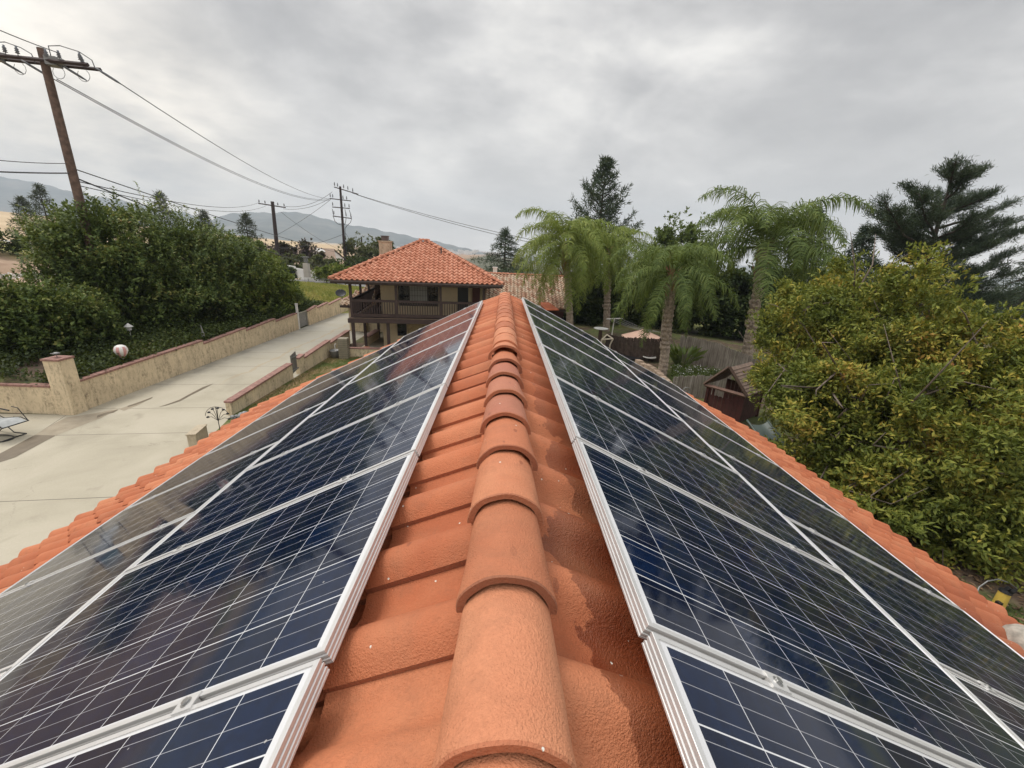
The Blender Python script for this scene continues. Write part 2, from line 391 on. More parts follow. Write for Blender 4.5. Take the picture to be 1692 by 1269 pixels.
for yy in (YN + 0.35, YF - 0.35):
    m_.add([(xl, yy, 0), (xr, yy, 0), (xr, yy, zr2), (RX, yy, RZ - 0.12), (xl, yy, ze)], [(0, 1, 2, 3, 4)])
m_.quad((xl, YN + 0.35, 0), (xl, YF - 0.35, 0), (xl, YF - 0.35, ze), (xl, YN + 0.35, ze))
m_.quad((xr, YN + 0.35, 0), (xr, YF - 0.35, 0), (xr, YF - 0.35, zr2), (xr, YN + 0.35, zr2))
hb(m_, 'wall', M['house_stucco'])
# roof sheathing right under the tiles, so no light leaks up between courses
m_ = MB()
for sgn, L in ((-1, LL), (1, LR)):
    a = (RX, YN + 0.05, RZ - 0.035); b = (RX, YF - 0.05, RZ - 0.035); ex = RX + sgn * (L - 0.08) * ca; ez = RZ - (L - 0.08) * sa - 0.035
    m_.quad(a, b, (ex, YF - 0.05, ez), (ex, YN + 0.05, ez))
hb(m_, 'sheathing', M['dark_wood'])

# ------------------------------------------------------------------ solar panels
PW, PL, PT = 0.982, 1.648, 0.040
def make_panel(nm='solar_panel'):
    root = empty(nm)
    f = MB(); lip = 0.0125
    # frame bars with grooved outer faces: profile points (outward, z)
    prof = [(0, 0), (0, -0.007), (-0.0025, -0.009), (-0.0025, -0.012), (0, -0.014), (0, -0.020), (-0.0025, -0.022), (-0.0025, -0.025), (0, -0.027), (0, -0.033), (-0.002, -0.034), (0, -0.036), (0, -0.040)]
    def ring(off, z): return [(off, off - 0 * PW, z)]
    cs = [(0, 0), (PL, 0), (PL, PW), (0, PW)]
    def rect(o_, z):                       # o_ > 0 shrinks
        return [(o_, o_, z), (PL - o_, o_, z), (PL - o_, PW - o_, z), (o_, PW - o_, z)]
    rings = [rect(lip + 0.0005, -0.004), rect(lip, 0.0), rect(0.0012, 0.0)] + [rect(-a + 0.0, b - 0.0012) for a, b in prof] + [rect(0.03, -0.0412)]
    vs = [p for r_ in rings for p in r_]; fs = []
    for i in range(len(rings) - 1):
        for k in range(4):
            k2 = (k + 1) % 4; fs.append((i * 4 + k, (i + 1) * 4 + k, (i + 1) * 4 + k2, i * 4 + k2))
    f.add(vs, fs); fr = f.build('frame', M['alu'], root)
    gl = MB(); z = -0.0035; r_ = rect(lip - 0.001, z); gl.add(r_, [(0, 1, 2, 3)])
    # uv: 6 x 10 cells, pitch 0.1585
    def uvf(p): return ((p[1] - PW / 2) / 0.1572 + 3.0, (p[0] - PL / 2) / 0.1585 + 5.0)
    glo = gl.build('glass', M['pv'], root, uvs=[uvf(p) for p in r_])
    bk = MB(); bk.add(rect(0.02, -0.012), [(3, 2, 1, 0)]); bk.build('backsheet', M['white_paint'], root)
    return root
def add_clamp(root, x, side):               # mid clamp bridging the gap at the panel's far edge
    c = MB(); y = PW + 0.009 if side > 0 else -0.009
    c.box((x, y, 0.0022), (0.055, 0.040, 0.004)); c.box((x, y, -0.02), (0.05, 0.014, 0.038))
    o = c.build('clamp', M['alu'], root)
    b = MB(); b.cyl((x, y, 0.0042), 0.0085, 0.007, 6); b.cyl((x, y, 0.0042), 0.0125, 0.0015, 12); bo = b.build('bolt', M['steel'], o)
proto = make_panel()
FL = {-1: (-0.3792, H - 0.8848), 1: (0.3586, H - 0.7932)}
Y0 = -0.30
GAP = 1.0 - PW
first = True
prnd = random.Random(8)
for sgn in (-1, 1):
    x0, z0 = FL[sgn]; sname = 'left' if sgn < 0 else 'right'
    for row in (0, 1):
        n = 8
        for k in range(n):
            yk = Y0 + k + (0 if row == 0 else -0.5)
            o = proto if first else copy_tree(proto); first = False
            for ch in list(o.children):
                if ch.name.startswith('clamp'):
                    for b_ in list(ch.children): bpy.data.objects.remove(b_)
                    bpy.data.objects.remove(ch)
            off = row * (PL + 0.008)
            X = Vector((sgn * ca, 0, -sa)); Nn = Vector((sgn * sa, 0, ca)); Yv = Nn.cross(X)
            yy = yk + (0 if sgn > 0 else PW) + GAP / 2 + prnd.uniform(-0.0015, 0.0015)
            org = Vector((x0, yy, z0)) + X * (off + prnd.uniform(-0.002, 0.002))
            o.matrix_world = Matrix(((X.x, Yv.x, Nn.x, org.x), (X.y, Yv.y, Nn.y, org.y), (X.z, Yv.z, Nn.z, org.z), (0, 0, 0, 1)))
            rowname = 'upper row beside the ridge' if row == 0 else 'lower row beside the eave'
            which = ORD[k] + (' from the near end' if k else ' of all')
            if k == n - 1: which = 'at the far end'
            tag(o, f'solar panel {which} in the {"upper" if row == 0 else "lower"} row on the {sname} slope', 'solar panel', f'solar panels on the {sname} roof slope')
            if k < n - 1 or True:
                for cx_ in ((0.37, 1.31) if row == 0 else (0.27, 1.33)): add_clamp(o, cx_, 1 if sgn > 0 else -1)
# rails below the panels
for sgn in (-1, 1):
    x0, z0 = FL[sgn]
    for row, offs in ((0, (0.37, 1.31)), (1, (0.27, 1.33))):
        for q, d in enumerate(offs):
            s_ = row * (PL + 0.008) + d; X = Vector((sgn * ca, 0, -sa)); Nn = Vector((sgn * sa, 0, ca))
            p = Vector((x0, 0, z0)) + X * s_ - Nn * 0.066
            r_ = MB(); r_.box((0, 0, 0), (0.04, 8.1, 0.045)); o = r_.build('mounting_rail', M['alu'])
            o.location = (p.x, 3.7 - 0.5 * row, p.z); o.rotation_euler = (0, sgn * AL, 0)
            tag(o, f'{"higher" if q == 0 else "lower"} aluminium rail below the {"upper" if row == 0 else "lower"} panel row, {"left" if sgn < 0 else "right"} slope', 'mounting rail', 'rails carrying the solar panels')

# ------------------------------------------------------------------ world-space parts under a thing
def wb(mb, name, mats, parent=None, smooth=False, uvs=None):
    o = mb.build(name, mats, None, smooth, uvs)
    if parent is not None:
        o.parent = parent; root = parent
        off = Vector((0, 0, 0))
        while root is not None:
            if root.type == 'EMPTY': off += Vector(root.location)
            root = root.parent
        o.matrix_parent_inverse = Matrix.Translation(-off) if parent.type == 'EMPTY' else Matrix.Identity(4)
    return o
def sst(a, b, x):
    t = np.clip((x - a) / (b - a), 0, 1); return t * t * (3 - 2 * t)

# ------------------------------------------------------------------ ground
def hT(x, y):
    x = np.asarray(x, float); y = np.asarray(y, float)
    d = np.clip(-15.82 - x, 0, 45)
    emb = np.where(d > 0, np.clip(d / 0.05, 0, 1) * 0.98 + d * 0.118, 0) * (1 - sst(43, 56, y)) * np.clip((y - 14.28) / 0.05, 0, 1)
    emb += np.where(d > 0, 0.35 * np.sin(x * 0.6 + 1) * np.sin(y * 0.45), 0) * sst(2, 8, d) * (1 - sst(43, 56, y)) * sst(14.5, 18, y)
    bank = 1.1 * np.exp(-((x + 23) / 6) ** 2 - ((y - 54) / 7) ** 2)
    rise = sst(74, 120, y) * 2.0 * sst(10, -40, x)
    gold = sst(110, 400, y) * np.clip((-x - 195) * 0.062 - 0.3, -2.5, 40) * (1 - 0.4 * sst(450, 900, y))
    back = -26.0 * sst(15, 160, x) * sst(60, 170, y) - 18 * sst(500, 1500, y)
    return emb + bank + rise + gold + back
xs = np.unique(np.concatenate([np.array([-6000, -4000, -2500, -1700, -1200, -900]), np.linspace(-700, -100, 40), np.linspace(-100, -40, 31), np.linspace(-40, -15.9, 50), [-15.82, -15.77, -15.6], np.linspace(-15, 40, 40), np.linspace(42, 120, 25), [160, 220, 300, 450, 700, 1200, 2500, 6000]]))
ysg = np.unique(np.concatenate([[-3000, -800, -200, -60, -20], np.linspace(-10, 14, 14), [14.28, 14.33], np.linspace(14.6, 60, 60), np.linspace(61, 130, 46), np.linspace(135, 500, 60), [600, 800, 1100, 1500, 2200, 3500, 6000]]))
XX, YY = np.meshgrid(xs, ysg, indexing='ij'); ZZ = hT(XX, YY)
nx, ny = XX.shape
g_ = MB(); g_.v = [tuple(p) for p in np.stack([XX.ravel(), YY.ravel(), ZZ.ravel()], 1)]
g_.f = [(i * ny + j, (i + 1) * ny + j, (i + 1) * ny + j + 1, i * ny + j + 1) for i in range(nx - 1) for j in range(ny - 1)]; g_.mi = [0] * len(g_.f)
m, g, b = newmat('ground_soil'); P = geopos(g); px, py, pz = g.xyz(P)
dist = g.n('ShaderNodeVectorMath', {0: P}, operation='LENGTH').outputs['Value']
n1 = g.noise(P, 0.35, 7, 0.65); n2 = g.noise(P, 3.0, 6, 0.65)
soil = g.ramp(n2, [(0.3, (0.045, 0.028, 0.018)), (0.5, (0.085, 0.055, 0.034)), (0.75, (0.17, 0.12, 0.08))])
grass = g.ramp(n2, [(0.3, (0.04, 0.055, 0.012)), (0.6, (0.10, 0.115, 0.028)), (0.8, (0.20, 0.17, 0.06))])
dryh = g.ramp(g.noise(P, 0.5, 7, 0.7), [(0.3, (0.24, 0.15, 0.095)), (0.6, (0.34, 0.24, 0.16)), (0.8, (0.42, 0.32, 0.22))])
gold = g.ramp(g.noise(P, 0.02, 7, 0.7), [(0.3, (0.40, 0.28, 0.15)), (0.6, (0.52, 0.39, 0.23)), (0.8, (0.60, 0.48, 0.31))])
leftm = g.rng(g.m('ADD', px, g.m('MULTIPLY', g.m('SUBTRACT', n1, 0.5), 8.0)), -22.0, -26.0)
c = g.mix(g.rng(n1, 0.42, 0.56), soil, grass)
bankm = g.m('MULTIPLY', g.rng(py, 37.0, 40.0), g.rng(py, 66.0, 60.0))
bk = g.ramp(g.noise(P, 0.9, 6, 0.7), [(0.35, (0.10, 0.15, 0.03)), (0.52, (0.24, 0.24, 0.06)), (0.68, (0.42, 0.33, 0.12))])
c = g.mix(leftm, c, dryh)
c = g.mix(bankm, c, bk)
c = g.mix(g.m('MULTIPLY', g.rng(py, 60.0, 75.0), g.rng(px, -22.0, -34.0)), c, dryh)
c = g.mix(g.m('MULTIPLY', g.rng(py, 60.0, 90.0), g.rng(px, -34.0, -22.0)), c, g.ramp(g.noise(P, 0.05, 7, 0.7), [(0.35, (0.05, 0.06, 0.035)), (0.65, (0.15, 0.14, 0.09))]))
c = g.mix(g.m('MULTIPLY', g.rng(py, 120.0, 200.0), g.rng(g.m('DIVIDE', px, g.m('MAXIMUM', py, 1.0)), -0.33, -0.40)), c, gold)
setin(g, b, color=c, rough=0.95, normal=bump(g, g.noise(P, 6.0, 6, 0.7), 0.6, 0.06)); M['ground'] = m
tag(g_.build('ground', M['ground'], None, True), kind='structure')

# driveway concrete
m, g, b = newmat('driveway_concrete'); P = geopos(g); px, py, pz = g.xyz(P)
n1 = g.noise(P, 0.45, 7, 0.6, 0.5); n2 = g.noise(P, 26.0, 4, 0.7)
c = g.ramp(n1, [(0.28, (0.325, 0.29, 0.215)), (0.45, (0.40, 0.36, 0.27)), (0.6, (0.45, 0.405, 0.31)), (0.8, (0.475, 0.43, 0.335))])
c = g.mix(g.rng(n2, 0.35, 0.75, 0.0, 0.25), c, rgb(0.24, 0.215, 0.17))
# grime along the foot of the left wall and greying further down the drive
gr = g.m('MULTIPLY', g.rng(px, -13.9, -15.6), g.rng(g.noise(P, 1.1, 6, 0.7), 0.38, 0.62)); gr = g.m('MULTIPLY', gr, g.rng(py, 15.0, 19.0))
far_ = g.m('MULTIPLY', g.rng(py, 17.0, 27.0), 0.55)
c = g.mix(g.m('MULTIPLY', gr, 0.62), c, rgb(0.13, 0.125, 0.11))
c = g.mix(g.m('MULTIPLY', far_, g.rng(n1, 0.35, 0.6, 0.5, 1.0)), c, rgb(0.27, 0.265, 0.235))
rust = g.m('MULTIPLY', g.m('LESS_THAN', g.m('ABSOLUTE', g.m('ADD', g.m('ADD', px, 12.9), g.m('MULTIPLY', g.m('SUBTRACT', g.noise(P, 0.8, 3), 0.5), 1.0))), 0.10), g.rng(py, 17.5, 20.0))
c = g.mix(g.m('MULTIPLY', rust, 0.3), c, rgb(0.36, 0.25, 0.12))
cv = g.n('ShaderNodeTexVoronoi', {'Vector': g.n('ShaderNodeVectorMath', {0: P, 1: g.noise(P, 1.2, 5, 0.6, 0.0, 1)}, operation='ADD').outputs[0], 'Scale': 0.20}, feature='DISTANCE_TO_EDGE').outputs['Distance']
c = g.mix(g.m('MULTIPLY', g.m('LESS_THAN', cv, 0.0014), g.rng(g.noise(P, 0.5, 2), 0.45, 0.62, 0.0, 0.4)), c, rgb(0.10, 0.085, 0.06))
oil = g.rng(g.noise(P, 0.8, 3, 0.5, 1.0), 0.64, 0.74, 0.0, 0.35); c = g.mix(oil, c, rgb(0.22, 0.19, 0.14))
jy = g.m('SUBTRACT', py, g.m('MULTIPLY', g.m('ADD', px, 13.0), 0.13)); jm = None
for yj in (5.9, 8.78, 12.72, 15.12, 18.1, 21.2, 24.3, 27.6, 31.0):
    q = g.m('LESS_THAN', g.m('ABSOLUTE', g.m('SUBTRACT', jy, yj)), 0.012); jm = q if jm is None else g.m('MAXIMUM', jm, q)
lj = g.m('MULTIPLY', g.m('LESS_THAN', g.m('ABSOLUTE', g.m('ADD', g.m('ADD', px, 15.14), g.m('MULTIPLY', g.m('SUBTRACT', py, 12.45), 0.40))), 0.011), g.m('LESS_THAN', py, 14.6))
jm = g.m('MAXIMUM', jm, lj)
c = g.mix(g.m('MULTIPLY', jm, 0.85), c, rgb(0.055, 0.045, 0.035))
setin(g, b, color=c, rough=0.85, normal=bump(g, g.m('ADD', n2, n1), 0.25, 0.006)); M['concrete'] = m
d = MB(); zd = 0.004
def poly(mb, pts, z): mb.add([(p[0], p[1], z) for p in pts], [tuple(range(len(pts)))])
poly(d, [(-30, -12), (-3.6, -12), (-3.6, 11.9), (-9.55, 11.9), (-9.75, 13.0), (-10.15, 14.6), (-10.15, 60), (-15.6, 60), (-15.6, 14.2), (-30, 13.6)], zd)
tag(d.build('driveway', M['concrete']), kind='structure')
m, g, b = newmat('damp_concrete'); P = geopos(g)
c = g.ramp(g.noise(P, 3.0, 6, 0.6), [(0.3, (0.115, 0.088, 0.055)), (0.7, (0.17, 0.135, 0.09))]); setin(g, b, color=c, rough=0.55); M['damp'] = m
m, g, b = newmat('drying_concrete'); P = geopos(g)
c = g.ramp(g.noise(P, 3.0, 6, 0.6), [(0.3, (0.26, 0.215, 0.15)), (0.7, (0.34, 0.29, 0.21))]); setin(g, b, color=c, rough=0.75); M['drying'] = m
d = MB(); 
for pts in ([(-12, 768), (0, 750), (58, 719), (92, 720), (40, 748), (25, 756), (-12, 768)], [(161, 687), (175, 682), (196, 677), (188, 682), (176, 685), (160, 691)], [(211, 671), (232, 664), (253, 656), (250, 659), (228, 668), (211, 673)],
            [(262, 673), (280, 667), (296, 661), (318, 649), (335, 640), (353, 634), (340, 641), (318, 652), (298, 663), (276, 670)]):
    poly(d, [tuple(atz(u, v, 0.0))[:2] for u, v in pts], 0.012)
tag(d.build('damp_patch', M['damp']), kind='structure')
d = MB(); poly(d, [tuple(atz(u, v, 0.0))[:2] for u, v in [(92, 720), (58, 719), (82, 704), (110, 690), (150, 684), (196, 676), (165, 692), (128, 706)]], 0.008)
poly(d, [tuple(atz(u, v, 0.0))[:2] for u, v in [(196, 676), (211, 671), (253, 656), (230, 669), (205, 679)]], 0.008)
tag(d.build('drying_patch', M['drying']), kind='structure')

# lawn between the low wall and the building
m, g, b = newmat('lawn_turf'); P = geopos(g); px, py, pz = g.xyz(P)
n1 = g.noise(P, 0.55, 6, 0.65, 0.5); n2 = g.noise(P, 9.0, 5, 0.7)
gr_ = g.ramp(n2, [(0.3, (0.055, 0.075, 0.015)), (0.7, (0.12, 0.15, 0.035))]); dr_ = g.ramp(n2, [(0.3, (0.17, 0.115, 0.05)), (0.7, (0.30, 0.21, 0.10))])
c = g.mix(g.rng(n1, 0.44, 0.54), gr_, dr_); setin(g, b, color=c, rough=0.95, normal=bump(g, n2, 0.8, 0.03)); M['lawn'] = m
d = MB(); poly(d, [(-9.6, 12.0), (-3.7, 12.0), (-3.7, 24.0), (-10.12, 24.0), (-10.12, 14.6), (-9.8, 13.1)], 0.006); tag(d.build('lawn', M['lawn']), kind='structure')

# road across the far end
m, g, b = newmat('road_asphalt'); P = geopos(g)
c = g.ramp(g.noise(P, 0.6, 6, 0.6), [(0.3, (0.13, 0.125, 0.12)), (0.7, (0.20, 0.19, 0.185))]); setin(g, b, color=c, rough=0.9); M['road'] = m
def strip(name, pts, wdt, mat, dz=0.02, n=40):
    mb = MB(); P_ = [Vector((p[0], p[1], 0)) for p in pts]; row = []
    for i in range(len(P_) - 1):
        for q in range(n):
            row.append(P_[i].lerp(P_[i + 1], q / n))
    row.append(P_[-1]); vs = []
    for i, p in enumerate(row):
        t = (row[min(i + 1, len(row) - 1)] - row[max(0, i - 1)]).normalized(); nn = Vector((-t.y, t.x, 0))
        for s_ in np.linspace(-0.5, 0.5, 7):
            q = p + nn * wdt * s_; vs.append((q.x, q.y, float(hT(q.x, q.y)) + dz))
    k = 7; fs = [(i * k + j, i * k + j + 1, (i + 1) * k + j + 1, (i + 1) * k + j) for i in range(len(row) - 1) for j in range(k - 1)]
    mb.add(vs, fs); return tag(mb.build(name, mat, None, True), kind='structure')
strip('road', [(-95, 78), (-55, 74), (-30, 70), (-8, 69), (30, 72)], 9, M['road'], 0.06)
M['shoulder'] = simple('road_shoulder', (0.50, 0.38, 0.25), 0.95, 0, 0.2, 1.0)
strip('road_shoulder', [(-95, 84.5), (-55, 80.5), (-30, 76.5), (-8, 75.5), (30, 78)], 4.4, M['shoulder'], 0.05)
strip('road_shoulder', [(-60, 67.5), (-45, 66.5), (-30, 63.8), (-18, 63.5)], 3.4, M['shoulder'], 0.045)

# ------------------------------------------------------------------ driveway walls
def wall_seg(root, x, y0, y1, z0, z1, zb=0.0, t=0.20, capw=0.27, caph=0.075, xa=None):
    a = MB(); h = t / 2; b_ = capw / 2; dz = z1 - z0
    def prism(hw, ya, yb, lo0, lo1, hi0, hi1): return ([(x - hw, ya, lo0), (x + hw, ya, lo0), (x + hw, yb, lo1), (x - hw, yb, lo1), (x - hw, ya, hi0), (x + hw, ya, hi0), (x + hw, yb, hi1), (x - hw, yb, hi1)], [(3, 2, 1, 0), (4, 5, 6, 7), (0, 1, 5, 4), (1, 2, 6, 5), (2, 3, 7, 6), (3, 0, 4, 7)])
    a.add(*prism(h, y0, y1, zb, zb, z0 - caph, z1 - caph)); wb(a, 'wall', M['wall_stucco'], root)
    n = max(1, int((y1 - y0) / 0.21)); c_ = MB()
    for i in range(n):
        ya = y0 + (y1 - y0) * i / n; yb = y0 + (y1 - y0) * (i + 1) / n - 0.012
        za = z0 + dz * i / n; zb_ = z0 + dz * (i + 1) / n; j = random.Random(i * 7 + int(y0 * 10)).uniform(-0.004, 0.004)
        c_.add(*prism(b_ + j, ya, yb, za - caph + 0.002, zb_ - caph + 0.002, za + j, zb_ + j))
    wb(c_, 'brick_cap', M['brick'], root)
lw = empty('garden_wall', (-15.7, 14.4, 0)); tag(lw, 'long yellow stucco retaining wall with stepped brick cap, left side of the driveway', 'wall')
for y0, y1, z0, z1 in ((14.69, 21.29, 1.17, 1.31), (21.29, 25.03, 1.14, 1.31), (25.03, 28.4, 1.14, 1.33), (28.4, 31.5, 1.14, 1.27)): wall_seg(lw, -15.7, y0, y1, z0, z1)
lw2 = empty('garden_wall', (-15.7, 33.2, 0)); tag(lw2, 'far stretch of yellow driveway wall beyond the grey gate', 'wall')
for y0, y1, z0, z1 in ((33.25, 34.95, 1.17, 1.40), (34.95, 37.3, 1.22, 1.40), (37.3, 40.4, 1.18, 1.42), (40.4, 44.0, 1.20, 1.40), (44.0, 48.0, 1.2, 1.35)): wall_seg(lw2, -15.7, y0, y1, z0, z1)
lw3 = empty('garden_wall', (-18, 14.15, 0)); tag(lw3, 'yellow stucco wall with brick cap behind the patio recliner, left of the pillar', 'wall')
a = MB(); a.box((-22.08, 14.30, 0.52), (12.0, 0.20, 1.04)); wb(a, 'wall', M['wall_stucco'], lw3)
a = MB()
for i in range(56): a.box((-16.20 - i * 0.213, 14.30, 1.08), (0.203, 0.27, 0.075))
wb(a, 'brick_cap', M['brick'], lw3)
# square pillar
pl = empty('wall_pillar', (-15.62, 14.25, 0)); tag(pl, 'square cream stucco pillar with brick top at the corner of the driveway walls', 'pillar')
a = MB(); a.box((-15.79, 14.42, 1.02), (0.56, 0.52, 2.04)); wb(a, 'shaft', M['wall_stucco'], pl)
a = MB()
for i in range(3):
    for j in range(2): a.box((-15.79 - 0.205 + i * 0.205, 14.42 - 0.15 + j * 0.30, 2.078), (0.198, 0.29, 0.07))
wb(a, 'brick_cap', M['brick'], pl)
# right low wall
rw = empty('garden_wall', (-10.25, 14.6, 0)); tag(rw, 'low yellow wall with red brick cap on the lawn side of the driveway, before the leaning gate', 'wall')
wall_seg(rw, -10.25, 14.65, 19.4, 0.56, 0.78, capw=0.30)
rw2 = empty('garden_wall', (-10.25, 20.2, 0)); tag(rw2, 'stepped low wall with brick cap between the leaning gate and the house', 'wall')
for y0, y1, z0, z1 in ((20.1, 20.7, 0.86, 0.93), (20.7, 24.0, 0.76, 0.97), (24.0, 27.2, 0.80, 0.96)): wall_seg(rw2, -10.25, y0, y1, z0, z1, capw=0.30)
# gates
M['gate'] = simple('gate_wood', (0.17, 0.155, 0.135), 0.8, 0, 0.3, 4.0, 0.3, 30)
gt = empty('garden_gate', (-10.25, 19.75, 0)); tag(gt, 'small grey slatted gate standing open and tilted in the low driveway wall', 'gate')
a = MB()
for i in range(8): a.box((-10.22 - 0.004 * i, 19.50 + i * 0.075, 0.66 + 0.012 * i), (0.028, 0.066, 0.92))
wb(a, 'slat', M['gate'], gt); a = MB(); a.box((-10.19, 19.77, 1.0), (0.03, 0.62, 0.05)); a.box((-10.19, 19.77, 0.36), (0.03, 0.62, 0.05)); wb(a, 'frame', M['grey'], gt)
gt2 = empty('garden_gate', (-15.7, 32.4, 0)); tag(gt2, 'grey metal gate in the left driveway wall beside a white post', 'gate')
a = MB(); a.box((-15.7, 32.42, 0.60), (0.05, 1.5, 1.08)); wb(a, 'panel', M['grey'], gt2)
a = MB(); a.box((-15.66, 31.72, 0.62), (0.05, 0.06, 1.2)); a.box((-15.66, 33.14, 0.62), (0.05, 0.06, 1.2)); a.box((-15.66, 32.43, 1.19), (0.05, 1.5, 0.06)); wb(a, 'frame', M['steel'], gt2)
a = MB(); a.box((-15.62, 31.58, 0.95), (0.13, 0.13, 1.9)); a.box((-15.62, 31.58, 1.92), (0.17, 0.17, 0.05))
o = a.build('gate_post', M['white_paint']); tag(o, 'tall white square post at the grey gate in the left wall', 'post')
# block pier end and scrollwork by the lawn
a = MB(); a.box((-9.72, 12.25, 0.24), (0.24, 0.75, 0.48), R(12)); a.box((-9.72, 12.25, 0.495), (0.28, 0.79, 0.03), R(12))
o = a.build('low_pier', M['chimney_stucco']); tag(o, 'short grey masonry pier at the near corner of the lawn', 'pier')
a = MB(); c0 = Vector((-9.45, 12.9, 0))
a.tube([c0, c0 + Vector((0, 0, 1.05))], 0.012, 6)
for k in range(7):
    th = PI * (k / 6) ; e = c0 + Vector((math.cos(th) * 0.38, math.sin(th * 0.7) * 0.1, 0.62 + math.sin(th) * 0.34))
    a.tube([c0 + Vector((0, 0, 0.55)), (c0 + Vector((0, 0, 0.55))).lerp(e, 0.6) + Vector((0, 0, 0.07)), e], 0.008, 5)
    a.lathe((e.x, e.y, e.z - 0.02), [(0, 0), (0.045, 0.01), (0.05, 0.035), (0.02, 0.06), (0, 0.062)], 8)
a.tube([c0 + Vector((0.42 * math.cos(t), 0.02, 0.62 + 0.42 * math.sin(t))) for t in np.linspace(0.4, PI - 0.2, 12)], 0.008, 5)
o = a.build('garden_candelabra', M['black']); tag(o, 'black wrought iron candle holder with curled arms at the near edge of the lawn', 'garden ornament')
a = MB(); rr = random.Random(4)
for k in range(9):
    p = (-9.75 + rr.uniform(-0.16, 0.2), 14.45 + rr.uniform(-0.25, 0.1), 0.08 + 0.04 * (k % 3)); s_ = rr.uniform(0.07, 0.14)
    a.lathe(p, [(0, -s_ * 0.7), (s_ * 0.8, -s_ * 0.4), (s_, 0), (s_ * 0.7, s_ * 0.5), (0, s_ * 0.75)], 7)
o = a.build('rock_pile', M['grey'], None, True); tag(o, 'small pile of dark stones at the near end of the low brick-capped wall', 'rocks', kind=None)
# striped balloon ornament
bp = Vector((-15.85, 17.2, 1.36)); bo = empty('balloon_ornament', bp); tag(bo, 'white and pink striped balloon ornament on a stake above the left wall', 'garden ornament')
a = MB(); n = 24; prof = [(0.0, 0.52), (0.10, 0.51), (0.19, 0.46), (0.235, 0.37), (0.235, 0.29), (0.19, 0.19), (0.12, 0.10), (0.05, 0.03), (0.04, 0.0)]
vs = []; fs = []; mi = []
for r_, z_ in prof:
    for k in range(n): vs.append((bp.x - 0.25 + r_ * math.cos(2 * PI * k / n), bp.y + r_ * math.sin(2 * PI * k / n), bp.z + z_ * 1.15 - 0.02))
for i in range(len(prof) - 1):
    for k in range(n): fs.append((i * n + k, (i + 1) * n + k, (i + 1) * n + (k + 1) % n, i * n + (k + 1) % n)); mi.append((k // 2) % 2 if i > 1 else 0)
a.v = vs; a.f = fs; a.mi = mi; M['pink'] = simple('pink_cloth', (0.58, 0.30, 0.28), 0.7); wb(a, 'balloon', [M['white_paint'], M['pink']], bo, True)
a = MB(); a.tube([(bp.x - 0.25, bp.y, 0.9), (bp.x - 0.25, bp.y, bp.z + 0.02)], 0.012, 6); wb(a, 'stake', M['grey'], bo)
# lamp on the pillar
a = MB(); q = Vector((-15.79, 14.42, 2.11)); a.cyl(q, 0.012, 0.12, 6); a.lathe((q.x, q.y, q.z + 0.12), [(0.0, 0.0), (0.10, 0.015), (0.11, 0.04), (0.05, 0.07), (0, 0.075)], 12); a.tube([q + Vector((-0.02, 0, 0.15)), q + Vector((-0.2, 0, 0.13))], 0.02, 6)
o = a.build('pillar_lamp', M['grey'], None, True); tag(o, 'small grey solar lamp on top of the square pillar', 'lamp')
# ornaments among the ivy
q = at(218, 563, 20.5); a = MB(); a.cyl((q.x, q.y, float(hT(q.x, q.y))), 0.02, 0.6, 6); a.lathe((q.x, q.y, float(hT(q.x, q.y)) + 0.55), [(0.0, 0), (0.10, 0.01), (0.11, 0.16), (0.19, 0.18), (0.03, 0.34), (0, 0.36)], 10)
o = a.build('garden_lantern', M['white_paint']); tag(o, 'small pale lantern standing in the ivy below the big bush', 'garden ornament')
q = at(338, 566, 22.0); a = MB(); zt = float(hT(q.x, q.y)); a.tube([(q.x, q.y, zt), (q.x, q.y, zt + 0.7), (q.x - 0.04, q.y, zt + 0.95)], [0.05, 0.035, 0.015], 8); a.cyl((q.x, q.y, zt + 0.3), 0.07, 0.25, 8)
o = a.build('water_spigot', M['grey']); tag(o, 'upright grey water pipe behind the left driveway wall', 'pipe')
# recliner
rc = empty('patio_recliner', (-15.6, 12.2, 0), 0); tag(rc, 'black framed zero gravity recliner with white sling on the concrete, cut by the left edge', 'chair')
M['sling'] = simple('white_sling', (0.34, 0.35, 0.34), 0.8); M['teal'] = simple('teal_cushion', (0.12, 0.22, 0.23), 0.8)
o0 = Vector((-16.35, 12.35, 0)); dx = Vector((1, -0.15, 0)).normalized(); dyv = Vector((0.15, 1, 0)).normalized(); Z = Vector((0, 0, 1))
def Q(a_, b__, z_): return o0 + dx * a_ * 1.08 + dyv * b__ + Z * z_ * 1.22
a = MB()
for s_ in (-0.33, 0.33):
    a.tube([Q(-0.55, s_, 1.05), Q(-0.25, s_, 0.55), Q(0.15, s_, 0.42), Q(0.75, s_, 0.50), Q(1.0, s_, 0.42)], 0.016, 6)
    a.tube([Q(-0.45, s_, 0.62), Q(-0.1, s_ * 1.1, 0.68), Q(0.35, s_ * 1.1, 0.64)], 0.022, 6)
    a.tube([Q(0.55, s_, 0.78), Q(0.75, s_, 0.76), Q(0.98, s_, 0.42)], 0.014, 6)
    a.tube([Q(-0.35, s_, 0.62), Q(0.3, s_, 0.02), Q(0.75, s_, 0.02)], 0.016, 6); a.tube([Q(0.5, s_, 0.48), Q(-0.2, s_, 0.02), Q(-0.55, s_, 0.02)], 0.016, 6)
for p in ((-0.55, 1.05), (1.0, 0.42), (0.75, 0.02), (-0.55, 0.02)): a.tube([Q(p[0], -0.33, p[1]), Q(p[0], 0.33, p[1])], 0.016, 6)
wb(a, 'frame', M['black'], rc)
a = MB(); L_ = [(-0.53, 1.02), (-0.27, 0.56), (0.13, 0.43), (0.73, 0.505), (0.98, 0.43)]
